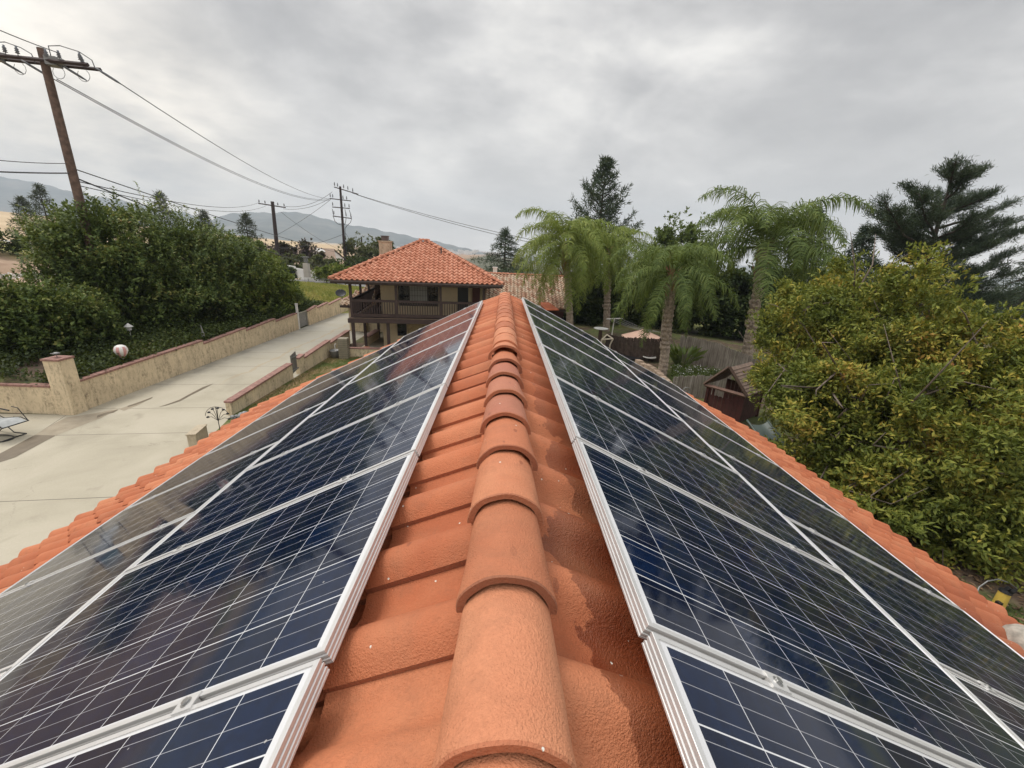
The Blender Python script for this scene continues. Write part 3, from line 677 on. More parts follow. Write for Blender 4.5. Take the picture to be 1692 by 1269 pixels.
for (p, z1), (q, z2) in zip(L_[:-1], L_[1:]):
    a.quad(Q(p, -0.29, z1), Q(q, -0.29, z2), Q(q, 0.29, z2), Q(p, 0.29, z1)); a.quad(Q(p, -0.29, z1 - 0.012), Q(p, 0.29, z1 - 0.012), Q(q, 0.29, z2 - 0.012), Q(q, -0.29, z2 - 0.012))
wb(a, 'sling', M['sling'], rc)
a = MB(); a.box(tuple(Q(-0.28, 0, 0.74)), (0.10, 0.5, 0.16), -0.15); wb(a, 'cushion', M['teal'], rc)
a = MB(); cc = Q(0.35, -0.2, 0.012); a.tube([cc + Vector((0.52 * math.cos(t), 0.30 * math.sin(t), 0.012)) for t in np.linspace(0, 2 * PI, 25)], 0.018, 6); o = a.build('hoop', M['black']); tag(o, 'black ring base lying on the concrete under the recliner', 'hoop')

# ------------------------------------------------------------------ two-storey house with balcony
HA = R(7); HO = Vector((-10.0, 24.25, 0)); hu = Vector((math.cos(HA), math.sin(HA), 0)); hv = Vector((-math.sin(HA), math.cos(HA), 0))
def hp(a, b, z): return HO + hu * a + hv * b + Vector((0, 0, z))
class HB(MB):
    def bx(s, a0, a1, b0, b1, z0, z1, mi=0):
        vs = [hp(a0, b0, z0), hp(a1, b0, z0), hp(a1, b1, z0), hp(a0, b1, z0), hp(a0, b0, z1), hp(a1, b0, z1), hp(a1, b1, z1), hp(a0, b1, z1)]
        return s.add(vs, [(3, 2, 1, 0), (4, 5, 6, 7), (0, 1, 5, 4), (1, 2, 6, 5), (2, 3, 7, 6), (3, 0, 4, 7)], mi)
hs = empty('balcony_house', tuple(hp(5, 5, 0))); tag(hs, 'two storey stucco house with dark wood balcony and red tiled hip roof', 'house')
EW, ED, EZ, AZ = 10.1, 10.3, 4.42, 6.78
A0, A1, BR = 4.85, 5.35, 5.05
def hipcaps(p0, p1, name, parent, mat, r=0.115, step=0.36, sidecol=0.5):
    p0, p1 = Vector(p0), Vector(p1); L = (p1 - p0).length; t = (p1 - p0).normalized(); n = int(L / step); sd = t.cross(Vector((0, 0, 1))).normalized(); up = sd.cross(t)
    mb = MB(); uv = []
    for i in range(n + 1):
        a_ = p0 + t * (L * i / (n + 1)); b__ = p0 + t * (L * (i + 1) / (n + 1) + 0.04)
        rows = [(a_ , r - 0.02, 0.015), (a_, r + 0.004, 0.015), (b__, r - 0.018, 0.0)]
        base = len(mb.v)
        for c_, r_, dz in rows:
            for k in range(9):
                th = -PI / 2 + PI * k / 8; mb.v.append(tuple(c_ + sd * r_ * math.sin(th) + up * (r_ * math.cos(th) + dz))); uv.append((i + 0.5, 50.5))
        for q in range(2):
            for k in range(8): mb.f.append((base + q * 9 + k, base + q * 9 + k + 1, base + (q + 1) * 9 + k + 1, base + (q + 1) * 9 + k)); mb.mi.append(0)
    return wb(mb, name, mat, parent, False, uv)
def hip_roof():
    planes = []
    run = BR; sl = math.hypot(run, AZ - EZ); cosr = run / sl
    def clipf(c, s_): r_ = s_ * cosr; return c > A0 * (1 - r_ / run) - 0.12 and c < A1 + (EW - A1) * r_ / run + 0.12
    mb, uv = tile_field(EW, sl, hp(0, BR, AZ), hu, -(hv * run + Vector((0, 0, AZ - EZ))), seed=11, nu=7, clip=clipf, expo=0.372, s0=0.1, hscale=1.25, jit=0.004, thick=0.05)
    planes.append((mb, uv))
    return planes
mb, uv = hip_roof()[0]; rf = wb(mb, 'roof', M['tile_red'], hs, False, uv); smooth_by_angle(rf, 38)
slf = math.hypot(A0, AZ - EZ)
for side in (0, 1):
    run = A0 if side == 0 else EW - A1; sl = math.hypot(run, AZ - EZ); cosr = run / sl
    o_ = hp(A0 if side == 0 else A1, 0, AZ); vd = (-hu if side == 0 else hu) * run - Vector((0, 0, AZ - EZ))
    mb, uv = tile_field(ED, sl, o_, hv, vd, seed=12 + side, nu=6, clip=lambda c, s_, cr_=cosr, rn=run: abs(c - ED / 2) < (ED / 2) * (s_ * cr_ / rn) + 0.1, expo=0.372, s0=0.1, hscale=1.25, thick=0.05)
    smooth_by_angle(wb(mb, 'roof', M['tile_red'], hs, False, uv), 38)
d = MB(); d.add([hp(0.05, 0.05, EZ - 0.02), hp(EW - 0.05, 0.05, EZ - 0.02), hp(EW - 0.05, ED - 0.05, EZ - 0.02), hp(0.05, ED - 0.05, EZ - 0.02), hp(A0, BR, AZ - 0.04), hp(A1, BR, AZ - 0.04)], [(0, 1, 5, 4), (1, 2, 5), (2, 3, 4, 5), (3, 0, 4)]); wb(d, 'sheathing', M['tile_red'], hs, uvs=[(0.5, 0.5)] * 6)
for p0 in ((0.02, 0.02), (EW - 0.02, 0.02), (0.02, ED), (EW, ED)):
    tp = hp(A0 if p0[0] < 5 else A1, BR, AZ + 0.03); hipcaps(hp(p0[0], p0[1], EZ + 0.05), tp, 'hip_tile_row', rf, M['tile_red'], 0.125)
hipcaps(hp(A0 - 0.1, BR, AZ + 0.06), hp(A1 + 0.1, BR, AZ + 0.06), 'ridge_tile_row', rf, M['tile_red'], 0.13, 0.3)
d = HB(); d.bx(0.06, EW - 0.06, 0.06, 0.09, EZ - 0.20, EZ - 0.03); d.bx(0.06, 0.09, 0.10, ED, EZ - 0.2, EZ - 0.03); d.bx(EW - 0.09, EW - 0.06, 0.10, ED, EZ - 0.2, EZ - 0.03)
d.bx(0.09, EW - 0.09, 0.10, ED - 0.1, EZ - 0.10, EZ - 0.06); wb(d, 'eave_boards', M['dark_wood'], hs)
d = HB(); d.bx(0.0, EW, -0.06, 0.055, EZ - 0.09, EZ + 0.0); wb(d, 'gutter', M['gutter'], hs)
d = HB(); d.bx(0.75, EW - 0.7, 0.68, 0.84, EZ - 0.28, EZ - 0.11); d.bx(0.9, 1.04, 0.85, 8.5, EZ - 0.28, EZ - 0.11); wb(d, 'eave_beam', M['dark_wood'], hs)
for a_ in (0.97, 3.62, 6.28, 8.95):
    d = HB(); d.bx(a_ - 0.075, a_ + 0.075, 0.69, 0.83, 2.02, EZ - 0.285); wb(d, 'post', M['dark_wood'], hs)
for b_ in (3.6, 6.4):
    d = HB(); d.bx(0.90, 1.03, b_ - 0.07, b_ + 0.07, 2.02, EZ - 0.285); wb(d, 'post', M['dark_wood'], hs)
# walls: upper and lower body
W0, W1, WB = 2.45, 9.1, 2.35
d = HB(); d.bx(W0, W1, WB, 9.2, 2.14, EZ - 0.12); wb(d, 'upper_wall', M['house_stucco'], hs)
d = HB(); d.bx(W0 + 0.03, 9.6, WB + 0.03, 9.2, 0, 1.98); wb(d, 'lower_wall', M['house_stucco'], hs)
# deck
d = HB(); d.bx(0.80, 9.3, 0.62, WB - 0.005, 2.02, 2.13); d.bx(0.80, W0 - 0.005, WB, 9.0, 2.02, 2.13); wb(d, 'balcony_deck', M['dark_wood'], hs)
d = HB(); d.bx(0.74, 9.36, 0.54, 0.615, 1.86, 2.11); d.bx(0.72, 0.795, 0.62, 9.0, 1.86, 2.11); d.bx(0.9, 9.2, 1.3, 1.42, 1.82, 2.01); wb(d, 'balcony_beam', M['dark_wood'], hs)
M['tread'] = simple('worn_wood', (0.20, 0.14, 0.10), 0.8, 0, 0.3)
d = HB(); d.bx(0.80, 9.3, 0.56, 0.68, 2.135, 2.16); wb(d, 'deck_edge', M['tread'], hs)
d = HB(); d.bx(1.05, 8.87, 0.70, 0.80, 3.12, 3.26); d.bx(1.05, 8.87, 0.70, 0.80, 2.22, 2.40); d.bx(0.92, 1.02, 0.84, 8.8, 3.12, 3.26); d.bx(0.92, 1.02, 0.84, 8.8, 2.22, 2.34); wb(d, 'balcony_rail', M['dark_wood'], hs)
d = HB(); n = 52
for i in range(n):
    a_ = 1.10 + i * (8.80 - 1.10) / (n - 1); d.bx(a_ - 0.022, a_ + 0.022, 0.73, 0.77, 2.40, 3.12)
for i in range(40):
    b_ = 0.95 + i * 0.195; d.bx(0.95, 0.99, b_ - 0.022, b_ + 0.022, 2.34, 3.12)
wb(d, 'balusters', M['dark_wood'], hs)
# stair on the left-hand side of the balcony, and the brown boarded screen behind it
d = MB(); p0, p1 = hp(1.9, 3.4, 2.3), hp(2.4, 5.6, 3.2)
for dz, w_, m_ in ((0.0, 0.05, 0), (0.55, 0.05, 0)):
    d.add([p0 + Vector((0, 0, dz)), p1 + Vector((0, 0, dz)), p1 + Vector((0, 0, dz + 0.30)), p0 + Vector((0, 0, dz + 0.30)), p0 + hu * 0.07 + Vector((0, 0, dz)), p1 + hu * 0.07 + Vector((0, 0, dz)), p1 + hu * 0.07 + Vector((0, 0, dz + 0.3)), p0 + hu * 0.07 + Vector((0, 0, dz + 0.3))],
          [(0, 1, 2, 3), (7, 6, 5, 4), (0, 4, 5, 1), (3, 2, 6, 7), (0, 3, 7, 4), (1, 5, 6, 2)])
wb(d, 'stair_rail', M['dark_wood'], hs)
d = MB(); d.add([hp(1.2, 1.6, 2.16), hp(2.3, 2.2, 2.98), hp(2.3, 2.2, 3.12), hp(1.2, 1.6, 2.30), hp(1.26, 1.75, 2.16), hp(2.36, 2.34, 2.98), hp(2.36, 2.34, 3.12), hp(1.26, 1.75, 2.30)], [(0, 1, 2, 3), (7, 6, 5, 4), (0, 4, 5, 1), (3, 2, 6, 7), (0, 3, 7, 4), (1, 5, 6, 2)]); wb(d, 'stair_board', M['tread'], hs)
M['brown_board'] = simple('brown_boards', (0.085, 0.050, 0.033), 0.7, 0, 0.3, 5)
d = HB()
for i in range(9): d.bx(1.42 + i * 0.088, 1.42 + i * 0.088 + 0.08, 6.3, 6.34, 2.7, EZ - 0.12)
wb(d, 'board_screen', M['brown_board'], hs)
# window, door upstairs
M['glass_dark'] = simple('dark_window', (0.012, 0.014, 0.016), 0.08, 0, 0.1); M['curtain'] = simple('curtain', (0.34, 0.33, 0.29), 0.7, 0, 0.12, 3)
M['sash'] = simple('bronze_sash', (0.045, 0.035, 0.032), 0.5, 0.3)
wn = HB(); wn.bx(3.55, 6.10, WB - 0.06, WB - 0.005, 2.74, 2.82); wn.bx(3.55, 6.10, WB - 0.06, WB - 0.005, 4.1, 4.18)
for a_ in (3.55, 4.20, 5.40, 6.03): wn.bx(a_, a_ + 0.07, WB - 0.06, WB - 0.005, 2.82, 4.1)
wf = wb(wn, 'window', M['sash'], hs)
d = HB(); d.bx(3.62, 6.03, WB - 0.035, WB - 0.008, 2.82, 4.1); wb(d, 'pane', M['glass_dark'], wf)
d = HB(); d.bx(4.28, 5.38, WB - 0.050, WB - 0.037, 3.02, 4.06); wb(d, 'curtain', M['curtain'], wf)
d = HB()
for a_ in np.arange(3.75, 6.0, 0.17): d.bx(a_ - 0.008, a_ + 0.008, WB - 0.085, WB - 0.07, 2.82, 4.1)
for z_ in (3.05, 3.4, 3.75): d.bx(3.6, 6.05, WB - 0.088, WB - 0.072, z_ - 0.008, z_ + 0.008)
wb(d, 'window_bars', M['black'], wf)
d = HB(); d.bx(7.35, 8.05, WB - 0.04, WB - 0.006, 2.14, 4.18); dr = wb(d, 'door', M['black'], hs)
d = HB(); d.bx(7.27, 7.345, WB - 0.07, WB - 0.008, 2.14, 4.24); d.bx(8.055, 8.25, WB - 0.07, WB - 0.008, 2.14, 4.24); wb(d, 'door_frame', M['house_stucco'], dr)
M['maroon'] = simple('maroon_boards', (0.07, 0.018, 0.014), 0.7)
d = HB(); d.bx(8.30, 8.80, WB - 0.35, WB - 0.30, 2.14, 4.1); wb(d, 'open_door', M['maroon'], hs)
# lower storey openings, posts
d = HB(); d.bx(3.40, 4.0, WB - 0.03, WB + 0.02, 0.75, 1.80); lf = wb(d, 'window', M['sash'], hs); d = HB(); d.bx(3.46, 3.94, WB - 0.036, WB - 0.031, 0.81, 1.74); wb(d, 'pane', M['glass_dark'], lf)
d = HB(); d.bx(4.05, 6.1, WB - 0.045, WB + 0.02, 0.6, 1.85); wb(d, 'bamboo_blind', simple('bamboo_blind', (0.33, 0.25, 0.13), 0.8, 0, 0.3, 10), hs)
for a_ in (0.97, 3.05, 6.28):
    d = HB(); d.bx(a_ - 0.09, a_ + 0.09, 0.69, 0.85, 0, 1.85); wb(d, 'post', M['dark_wood'], hs)
for px_, py_ in ((-8.95, 26.75), (-8.9, 29.5), (-8.85, 31.9)):
    d = MB(); d.box((px_, py_, 0.93), (0.16, 0.16, 1.86), HA); wb(d, 'post', M['dark_wood'], hs)
# chimney and vent pipe
d = HB(); c0 = at(637, 405, 31.0); d.box((c0.x, c0.y, 5.55), (0.80, 0.8, 2.2), HA); ch = wb(d, 'chimney', M['chimney_stucco'], rf)
d = MB(); d.box((c0.x, c0.y, 6.69), (0.9, 0.9, 0.07), HA); wb(d, 'chimney_crown', M['chimney_stucco'], rf)
d = MB(); d.box((c0.x, c0.y, 6.88), (0.48, 0.48, 0.30), HA); d.box((c0.x, c0.y, 7.05), (0.56, 0.56, 0.03), HA); wb(d, 'chimney_cap', M['gutter'], rf)
q = at(729, 412, 28.4); d = MB(); d.cyl((q.x, q.y, q.z - 0.5), 0.05, 0.6, 8); wb(d, 'vent_pipe', M['gutter'], rf)
# patio, low walls, planter
M['patio'] = simple('patio_floor', (0.34, 0.30, 0.22), 0.85, 0, 0.15)
d = MB(); poly(d, [(-9.1, 23.9), (-1.5, 24.6), (-2.0, 27.5), (-8.3, 36), (-9.3, 36)], 0.02); tag(d.build('patio', M['patio']), kind='structure')
pw = empty('patio_wall', (-7.2, 24.0, 0)); tag(pw, 'low cream wall with brick edge in front of the patio below the balcony', 'wall')
d = MB(); d.box((-6.4, 24.1, 0.25), (5.4, 0.22, 0.5), R(3)); wb(d, 'wall', M['wall_stucco'], pw)
d = MB()
for i in range(25): d.box((-9.03 + i * 0.218, 24.1 + (i - 12) * 0.218 * math.tan(R(3)), 0.53), (0.21, 0.27, 0.055), R(3))
wb(d, 'brick_cap', M['brick'], pw)
pw = empty('patio_wall', (-8.9, 28.6, 0)); tag(pw, 'short brick capped wall between the posts of the side patio', 'wall')
d = MB(); d.box((-8.95, 28.1, 0.29), (0.22, 2.5, 0.58)); wb(d, 'wall', M['wall_stucco'], pw)
d = MB(); d.box((-8.95, 28.1, 0.61), (0.42, 2.55, 0.06)); wb(d, 'brick_cap', M['brick'], pw)
# wings of the neighbouring house, weathered roofs
wg = empty('ranch_wing', (2, 33, 0)); tag(wg, 'low ranch wing with weathered tan tile roof behind the orange ridge tiles', 'house')
p_r0, p_r1, p_e1 = at(800, 452, 36.0), at(931, 455.5, 36.0), at(943, 509, 31.2)
RZw, EZw = 4.50, 2.38; yr, ye = 36.0, 31.2
slw = math.hypot(yr - ye, RZw - EZw)
mb, uv = tile_field(p_e1.x + 8.0, slw, (-8.0, yr, RZw), (1, 0, 0), (0, -(yr - ye), -(RZw - EZw)), seed=21, nu=6, expo=0.36, s0=0.1, hscale=1.4, jit=0.006, thick=0.055,
                    clip=lambda c, s_: c - 8.0 < p_r1.x + 0.15 + (p_e1.x - p_r1.x) * s_ / slw)
wr = wb(mb, 'roof', M['tile_pale'], wg, False, uv); smooth_by_angle(wr, 38)
hipcaps((-5, yr, RZw + 0.03), (p_r1.x, yr, RZw + 0.03), 'ridge_tile_row', wr, M['tile_red'], 0.12)
d = MB(); d.add([(-8, yr, RZw - 0.05), (p_r1.x, yr, RZw - 0.05), (p_e1.x, ye + 0.05, EZw - 0.05), (-8, ye + 0.05, EZw - 0.05), (p_r1.x, yr + 5, EZw), (-8, yr + 5, EZw)], [(3, 2, 1, 0), (0, 1, 4, 5)]); wb(d, 'sheathing', M['tile_pale'], wg, uvs=[(0.5, 0.5)] * 6)
d = MB(); d.box((p_e1.x - 6.5, ye + 0.07, EZw - 0.10), (13, 0.05, 0.16)); wb(d, 'fascia', M['dark_wood'], wg)
d = MB(); d.box((p_e1.x - 6.6, ye + 0.8, (EZw - 0.1) / 2), (12.4, 0.2, EZw - 0.2)); wb(d, 'wall', M['maroon'], wg)
d = MB()
for k in range(4): d.box((p_e1.x - 0.35 - 0.5 * k, ye + 0.66, 1.3), (0.36, 0.04, 0.8))
wb(d, 'window', M['glass_dark'], wg)
q = at(818, 447, 37.5); d = MB(); d.box((q.x, q.y, q.z - 0.4), (0.36, 0.36, 1.25)); d.box((q.x, q.y, q.z + 0.26), (0.46, 0.46, 0.08)); wb(d, 'chimney', M['white_paint'], wr)
M['orange_sheet'] = simple('orange_roof_sheet', (0.52, 0.13, 0.05), 0.6, 0, 0.12)
d = MB(); P1, P2, P3, P4 = at(889, 499.5, 30.9), at(907, 499.5, 30.9), at(924, 511.5, 28.6), at(902, 511.5, 28.6)
d.add([P1, P2, P3, P4] + [p - Vector((0, 0, 0.06)) for p in (P1, P2, P3, P4)], [(0, 1, 2, 3), (7, 6, 5, 4), (0, 4, 5, 1), (1, 5, 6, 2), (2, 6, 7, 3), (3, 7, 4, 0)]); wb(d, 'patio_roof', M['orange_sheet'], wg)
lwg = empty('side_wing', (-10.5, 34, 0)); tag(lwg, 'low side wing with weathered tile roof seen behind the left end of the balcony', 'house')
e0 = atz(561, 504, 2.05); r0_ = Vector((e0.x + 2.1, e0.y + 4.2, 4.1))
slw2 = math.hypot(4.2, 2.05)
mb, uv = tile_field(9.5, slw2, (e0.x, e0.y + 4.2, 4.1), (1, 0, 0), (0, -4.2, -2.05), seed=31, nu=6, expo=0.36, s0=0.1, hscale=1.4, jit=0.006, thick=0.055, clip=lambda c, s_: c > 2.1 * (1 - s_ / slw2) - 0.1)
wr2 = wb(mb, 'roof', M['tile_pale'], lwg, False, uv); smooth_by_angle(wr2, 38)
d = MB(); E = e0; d.add([(E.x, E.y, 2.0), (E.x + 9.5, E.y, 2.0), (E.x + 9.5, E.y + 4.2, 4.05), (E.x + 2.1, E.y + 4.2, 4.05), (E.x, E.y + 8.4, 2.0)], [(0, 1, 2, 3), (0, 3, 4)]); wb(d, 'sheathing', M['tile_pale'], lwg, uvs=[(0.5, 0.5)] * 5)
d = MB(); d.box((E.x + 4.75, E.y + 0.03, 1.95), (9.5, 0.05, 0.16)); d.box((E.x + 0.03, E.y + 4.2, 1.95), (0.05, 8.4, 0.16)); wb(d, 'fascia', M['dark_wood'], lwg)
d = MB(); d.box((E.x + 5.0, E.y + 4.6, 0.93), (9.2, 8.0, 1.86)); wb(d, 'wall', M['wall_stucco'], lwg)
d = MB(); d.box((E.x + 1.55, E.y + 0.4, 1.0), (0.5, 0.3, 1.9)); wb(d, 'drain_housing', M['wall_stucco'], lwg)
# satellite dish on the wing
q = at(563, 484, 32.2); sdsh = empty('satellite_dish', tuple(q)); tag(sdsh, 'black satellite dish on the corner of the side wing roof', 'satellite dish')
d = MB(); nrm = Vector((0.25, -0.75, 0.62)).normalized(); a1 = nrm.cross(Vector((0, 0, 1))).normalized(); a2 = nrm.cross(a1); vs = []; fs = []
for i, (rr_, dd) in enumerate([(0.001, -0.07), (0.15, -0.055), (0.28, -0.02), (0.33, 0.01), (0.335, 0.0), (0.28, -0.035), (0.15, -0.07), (0.001, -0.085)]):
    for k in range(20): t = 2 * PI * k / 20; vs.append(q + a1 * rr_ * 1.15 * math.cos(t) + a2 * rr_ * math.sin(t) + nrm * dd)
for i in range(7):
    for k in range(20): fs.append((i * 20 + k, i * 20 + (k + 1) % 20, (i + 1) * 20 + (k + 1) % 20, (i + 1) * 20 + k))
d.add(vs, fs); wb(d, 'dish', M['black'], sdsh, True)
d = MB(); d.tube([q - nrm * 0.08, q + Vector((0.1, 0.1, -0.6))], 0.025, 6); d.tube([q - a2 * 0.3, q + nrm * 0.4], 0.012, 5); wb(d, 'mast', M['grey'], sdsh)
# things beside the patio
ac = empty('cooling_cabinet', (-9.1, 23.6, 0)); tag(ac, 'tall tan louvred cooling cabinet on the lawn beside the patio', 'air conditioner')
M['tan'] = simple('tan_metal', (0.27, 0.235, 0.17), 0.6, 0.1, 0.12)
d = MB(); d.box((-9.18, 23.55, 0.6), (0.50, 0.50, 1.2), R(5)); wb(d, 'case', M['tan'], ac)
d = MB()
for k in range(8): d.box((-9.18, 23.54, 0.17 + k * 0.13), (0.53, 0.53, 0.022), R(5))
wb(d, 'louvre', simple('tan_louvre', (0.18, 0.155, 0.11), 0.6), ac)
d = MB(); d.lathe((-9.75, 23.6, 0), [(0.0, 0), (0.24, 0.0), (0.30, 0.42), (0.31, 0.45), (0.27, 0.45), (0.22, 0.1), (0, 0.08)], 16); o = d.build('planter_tub', M['grey'], None, True); tag(o, 'round grey tub at the left of the tan cabinet', 'planter')
d = MB(); d.tube([(-9.7, 23.55, 0.3), (-9.68, 23.5, 0.8), (-9.6, 23.48, 0.86)], 0.03, 8); o = d.build('standpipe', M['white_paint']); tag(o, 'short white pipe rising from the grey tub', 'pipe')
M['terra_pot'] = simple('terracotta_pot', (0.40, 0.15, 0.08), 0.8)
for i, (x_, y_, s_, w_) in enumerate(((-8.75, 24.75, 1.0, 'left'), (-8.3, 24.8, 1.25, 'right'))):
    d = MB(); d.lathe((x_, y_, 0), [(0, 0), (0.10 * s_, 0), (0.15 * s_, 0.27 * s_), (0.17 * s_, 0.27 * s_), (0.17 * s_, 0.33 * s_), (0.14 * s_, 0.33 * s_), (0.12 * s_, 0.2 * s_), (0, 0.2 * s_)], 14)
    o = d.build('plant_pot', M['terra_pot'], None, True); tag(o, f'{"smaller" if i == 0 else "larger"} terracotta pot under the balcony corner, {w_} of the two', 'pot', 'terracotta pots under the balcony corner')

# ------------------------------------------------------------------ vegetation
def leafmat(name, stops, rough=0.5, trans=0.3, nscale=0.5, nmix=0.45):
    m, g, b = newmat(name); P = geopos(g)
    rpi = g.n('ShaderNodeNewGeometry').outputs['Random Per Island']
    f = g.m('ADD', g.m('MULTIPLY', rpi, 1 - nmix), g.m('MULTIPLY', g.rng(g.noise(P, nscale, 4, 0.6), 0.3, 0.7), nmix))
    c = g.ramp(f, stops); setin(g, b, color=c, rough=max(rough, 0.62), spec=0.22)
    tr = g.n('ShaderNodeBsdfTranslucent', {'Color': g.mix(0.5, c, rgb(0.25, 0.30, 0.03), 'MIX')})
    mx = g.n('ShaderNodeMixShader', {0: trans, 1: b.outputs[0], 2: tr.outputs[0]})
    out = [n for n in m.node_tree.nodes if n.type == 'OUTPUT_MATERIAL'][0]; m.node_tree.links.new(mx.outputs[0], out.inputs['Surface'])
    return m
def fastmesh(name, V, F, mat, parent=None, smooth=False):
    V = np.asarray(V, np.float32); F = np.asarray(F, np.int32); k = F.shape[1]
    me = bpy.data.meshes.new(name); me.vertices.add(len(V)); me.vertices.foreach_set('co', V.ravel())
    me.loops.add(F.size); me.loops.foreach_set('vertex_index', F.ravel())
    me.polygons.add(len(F)); me.polygons.foreach_set('loop_start', np.arange(0, F.size, k, dtype=np.int32))
    if smooth: me.polygons.foreach_set('use_smooth', np.ones(len(F), bool))
    me.materials.append(mat); me.update(calc_edges=True)
    o = bpy.data.objects.new(name, me); col.objects.link(o)
    if parent is not None:
        o.parent = parent
        o.matrix_parent_inverse = Matrix.Translation(-Vector(parent.location)) if parent.type == 'EMPTY' else Matrix.Identity(4)
    return o
def norm(a): return a / np.maximum(np.linalg.norm(a, axis=1, keepdims=True), 1e-9)
def leaf_quads(P, D, N, L, W, fold=0.18):
    """P base, D direction, N rough normal, L length, W width -> verts, faces"""
    n = len(P); D = norm(D); S = norm(np.cross(D, N)); N2 = np.cross(S, D); L = np.broadcast_to(np.asarray(L, float), (n,))[:, None]; W = np.broadcast_to(np.asarray(W, float), (n,))[:, None]
    v = np.stack([P, P + D * L * 0.5 + S * W * 0.5 + N2 * W * fold, P + D * L - N2 * L * 0.08, P + D * L * 0.5 - S * W * 0.5 + N2 * W * fold], 1).reshape(-1, 3)
    f = np.arange(4 * n).reshape(n, 4); return v, f
def lumpy(p, s, seed):
    return (np.sin(p[:, 0] * s + seed) * np.sin(p[:, 1] * s * 1.13 + seed * 2.1) + np.sin(p[:, 2] * s * 1.31 + seed * 0.7) * np.sin(p[:, 0] * s * 0.7 + p[:, 1] * s * 0.6 + seed)) * 0.5
def crown(rng, blobs, ncl, shell=0.45, gap=0.0, gs=1.6, seed=1.0, down=0.0, lump=0.0, per=60):
    """cluster centres through a set of ellipsoids, thickest near their skins; returns centres and outward directions"""
    blobs = np.array(blobs, float); wts = (blobs[:, 3] * blobs[:, 4] + blobs[:, 3] * blobs[:, 5] + blobs[:, 4] * blobs[:, 5]); wts /= wts.sum()
    k = rng.choice(len(blobs), ncl * 2, p=wts); d = norm(rng.normal(size=(ncl * 2, 3)))
    r = 1 - shell * rng.random(ncl * 2) ** 1.6; r *= 1 + 0.10 * rng.normal(size=ncl * 2)
    P = blobs[k, :3] + d * blobs[k, 3:6] * r[:, None]
    keep = np.ones(len(P), bool)
    if gap > 0: keep &= lumpy(P, gs, seed) > (-1 + gap * 1.4 + rng.random(len(P)) * 0.25)
    if down: keep &= ~((d[:, 2] < -0.3) & (rng.random(len(P)) < down))
    P, d = P[keep][:ncl], d[keep][:ncl]
    if lump > 0:                                             # gather the twigs into uneven clumps
        nl_ = max(8, int(len(P) / per)); idx = rng.integers(0, len(P), nl_); own = rng.integers(0, nl_, len(P)); sz = lump * rng.uniform(0.5, 1.35, nl_)
        q = norm(rng.normal(size=P.shape)) * (rng.random(len(P)) ** 0.45)[:, None]; P2 = P[idx[own]] + q * sz[own][:, None] * np.array([1, 1, 0.75]); stay = rng.random(len(P)) < 0.22
        P = np.where(stay[:, None], P, P2); d = np.where(stay[:, None], d, norm(d[idx[own]] * 0.5 + q))
    return P, norm(d)
def rosettes(rng, C, O, k, L, W, spread=0.9, up=0.25, stem=0.12):
    n = len(C); P = np.repeat(C, k, 0) + rng.normal(size=(n * k, 3)) * stem * 0.6; o = np.repeat(O, k, 0)
    D = norm(o * 0.6 + rng.normal(size=(n * k, 3)) * spread * 0.6 + np.array([0, 0, up])); N = norm(o * 0.5 + np.array([0, 0, 0.9]) + rng.normal(size=(n * k, 3)) * 0.35)
    s_ = rng.uniform(0.7, 1.25, n * k); return leaf_quads(P, D, N, L * s_, W * s_)
def limbs(base, top, targets, r0, rng, twigs=3, sub=0.5, wander=0.12, n=7):
    mb = MB(); base, top = Vector(base), Vector(top); pts = []
    for i in range(6):
        t = i / 5; p = base.lerp(top, t) + Vector((rng.normal() * wander * (t > 0), rng.normal() * wander * (t > 0), 0)); pts.append(p)
    mb.tube(pts, [r0 * (1.25 if i == 0 else 1 - 0.09 * i) for i in range(6)], n + 2)
    for T in targets:
        T = Vector(T); s_ = pts[rng.integers(2, 6)]; L = (T - s_).length
        mid = s_.lerp(T, 0.5) + Vector((rng.normal() * 0.1 * L, rng.normal() * 0.1 * L, 0.06 * L)); ra = r0 * rng.uniform(0.3, 0.5)
        path = [s_, s_.lerp(mid, 0.6) + Vector(rng.normal(size=3) * 0.03 * L), mid, mid.lerp(T, 0.55) + Vector(rng.normal(size=3) * 0.04 * L), T]
        mb.tube(path, [ra, ra * 0.8, ra * 0.6, ra * 0.4, ra * 0.15], n)
        for q in range(twigs):
            a_ = path[rng.integers(1, 5)]; e = a_ + Vector(norm(rng.normal(size=(1, 3)) + np.array([(T - s_).normalized()]) * 0.7)[0]) * L * sub * rng.uniform(0.3, 0.9)
            mm = a_.lerp(e, 0.5) + Vector(rng.normal(size=3) * 0.05 * L); mb.tube([a_, mm, e], [ra * 0.3, ra * 0.2, ra * 0.06], 5)
    return mb
M['bark'] = simple('grey_bark', (0.16, 0.125, 0.10), 0.9, 0, 0.35, 8, 0.6, 20)
M['bark_dark'] = simple('dark_bark', (0.06, 0.045, 0.035), 0.9, 0, 0.35, 8, 0.6, 20)
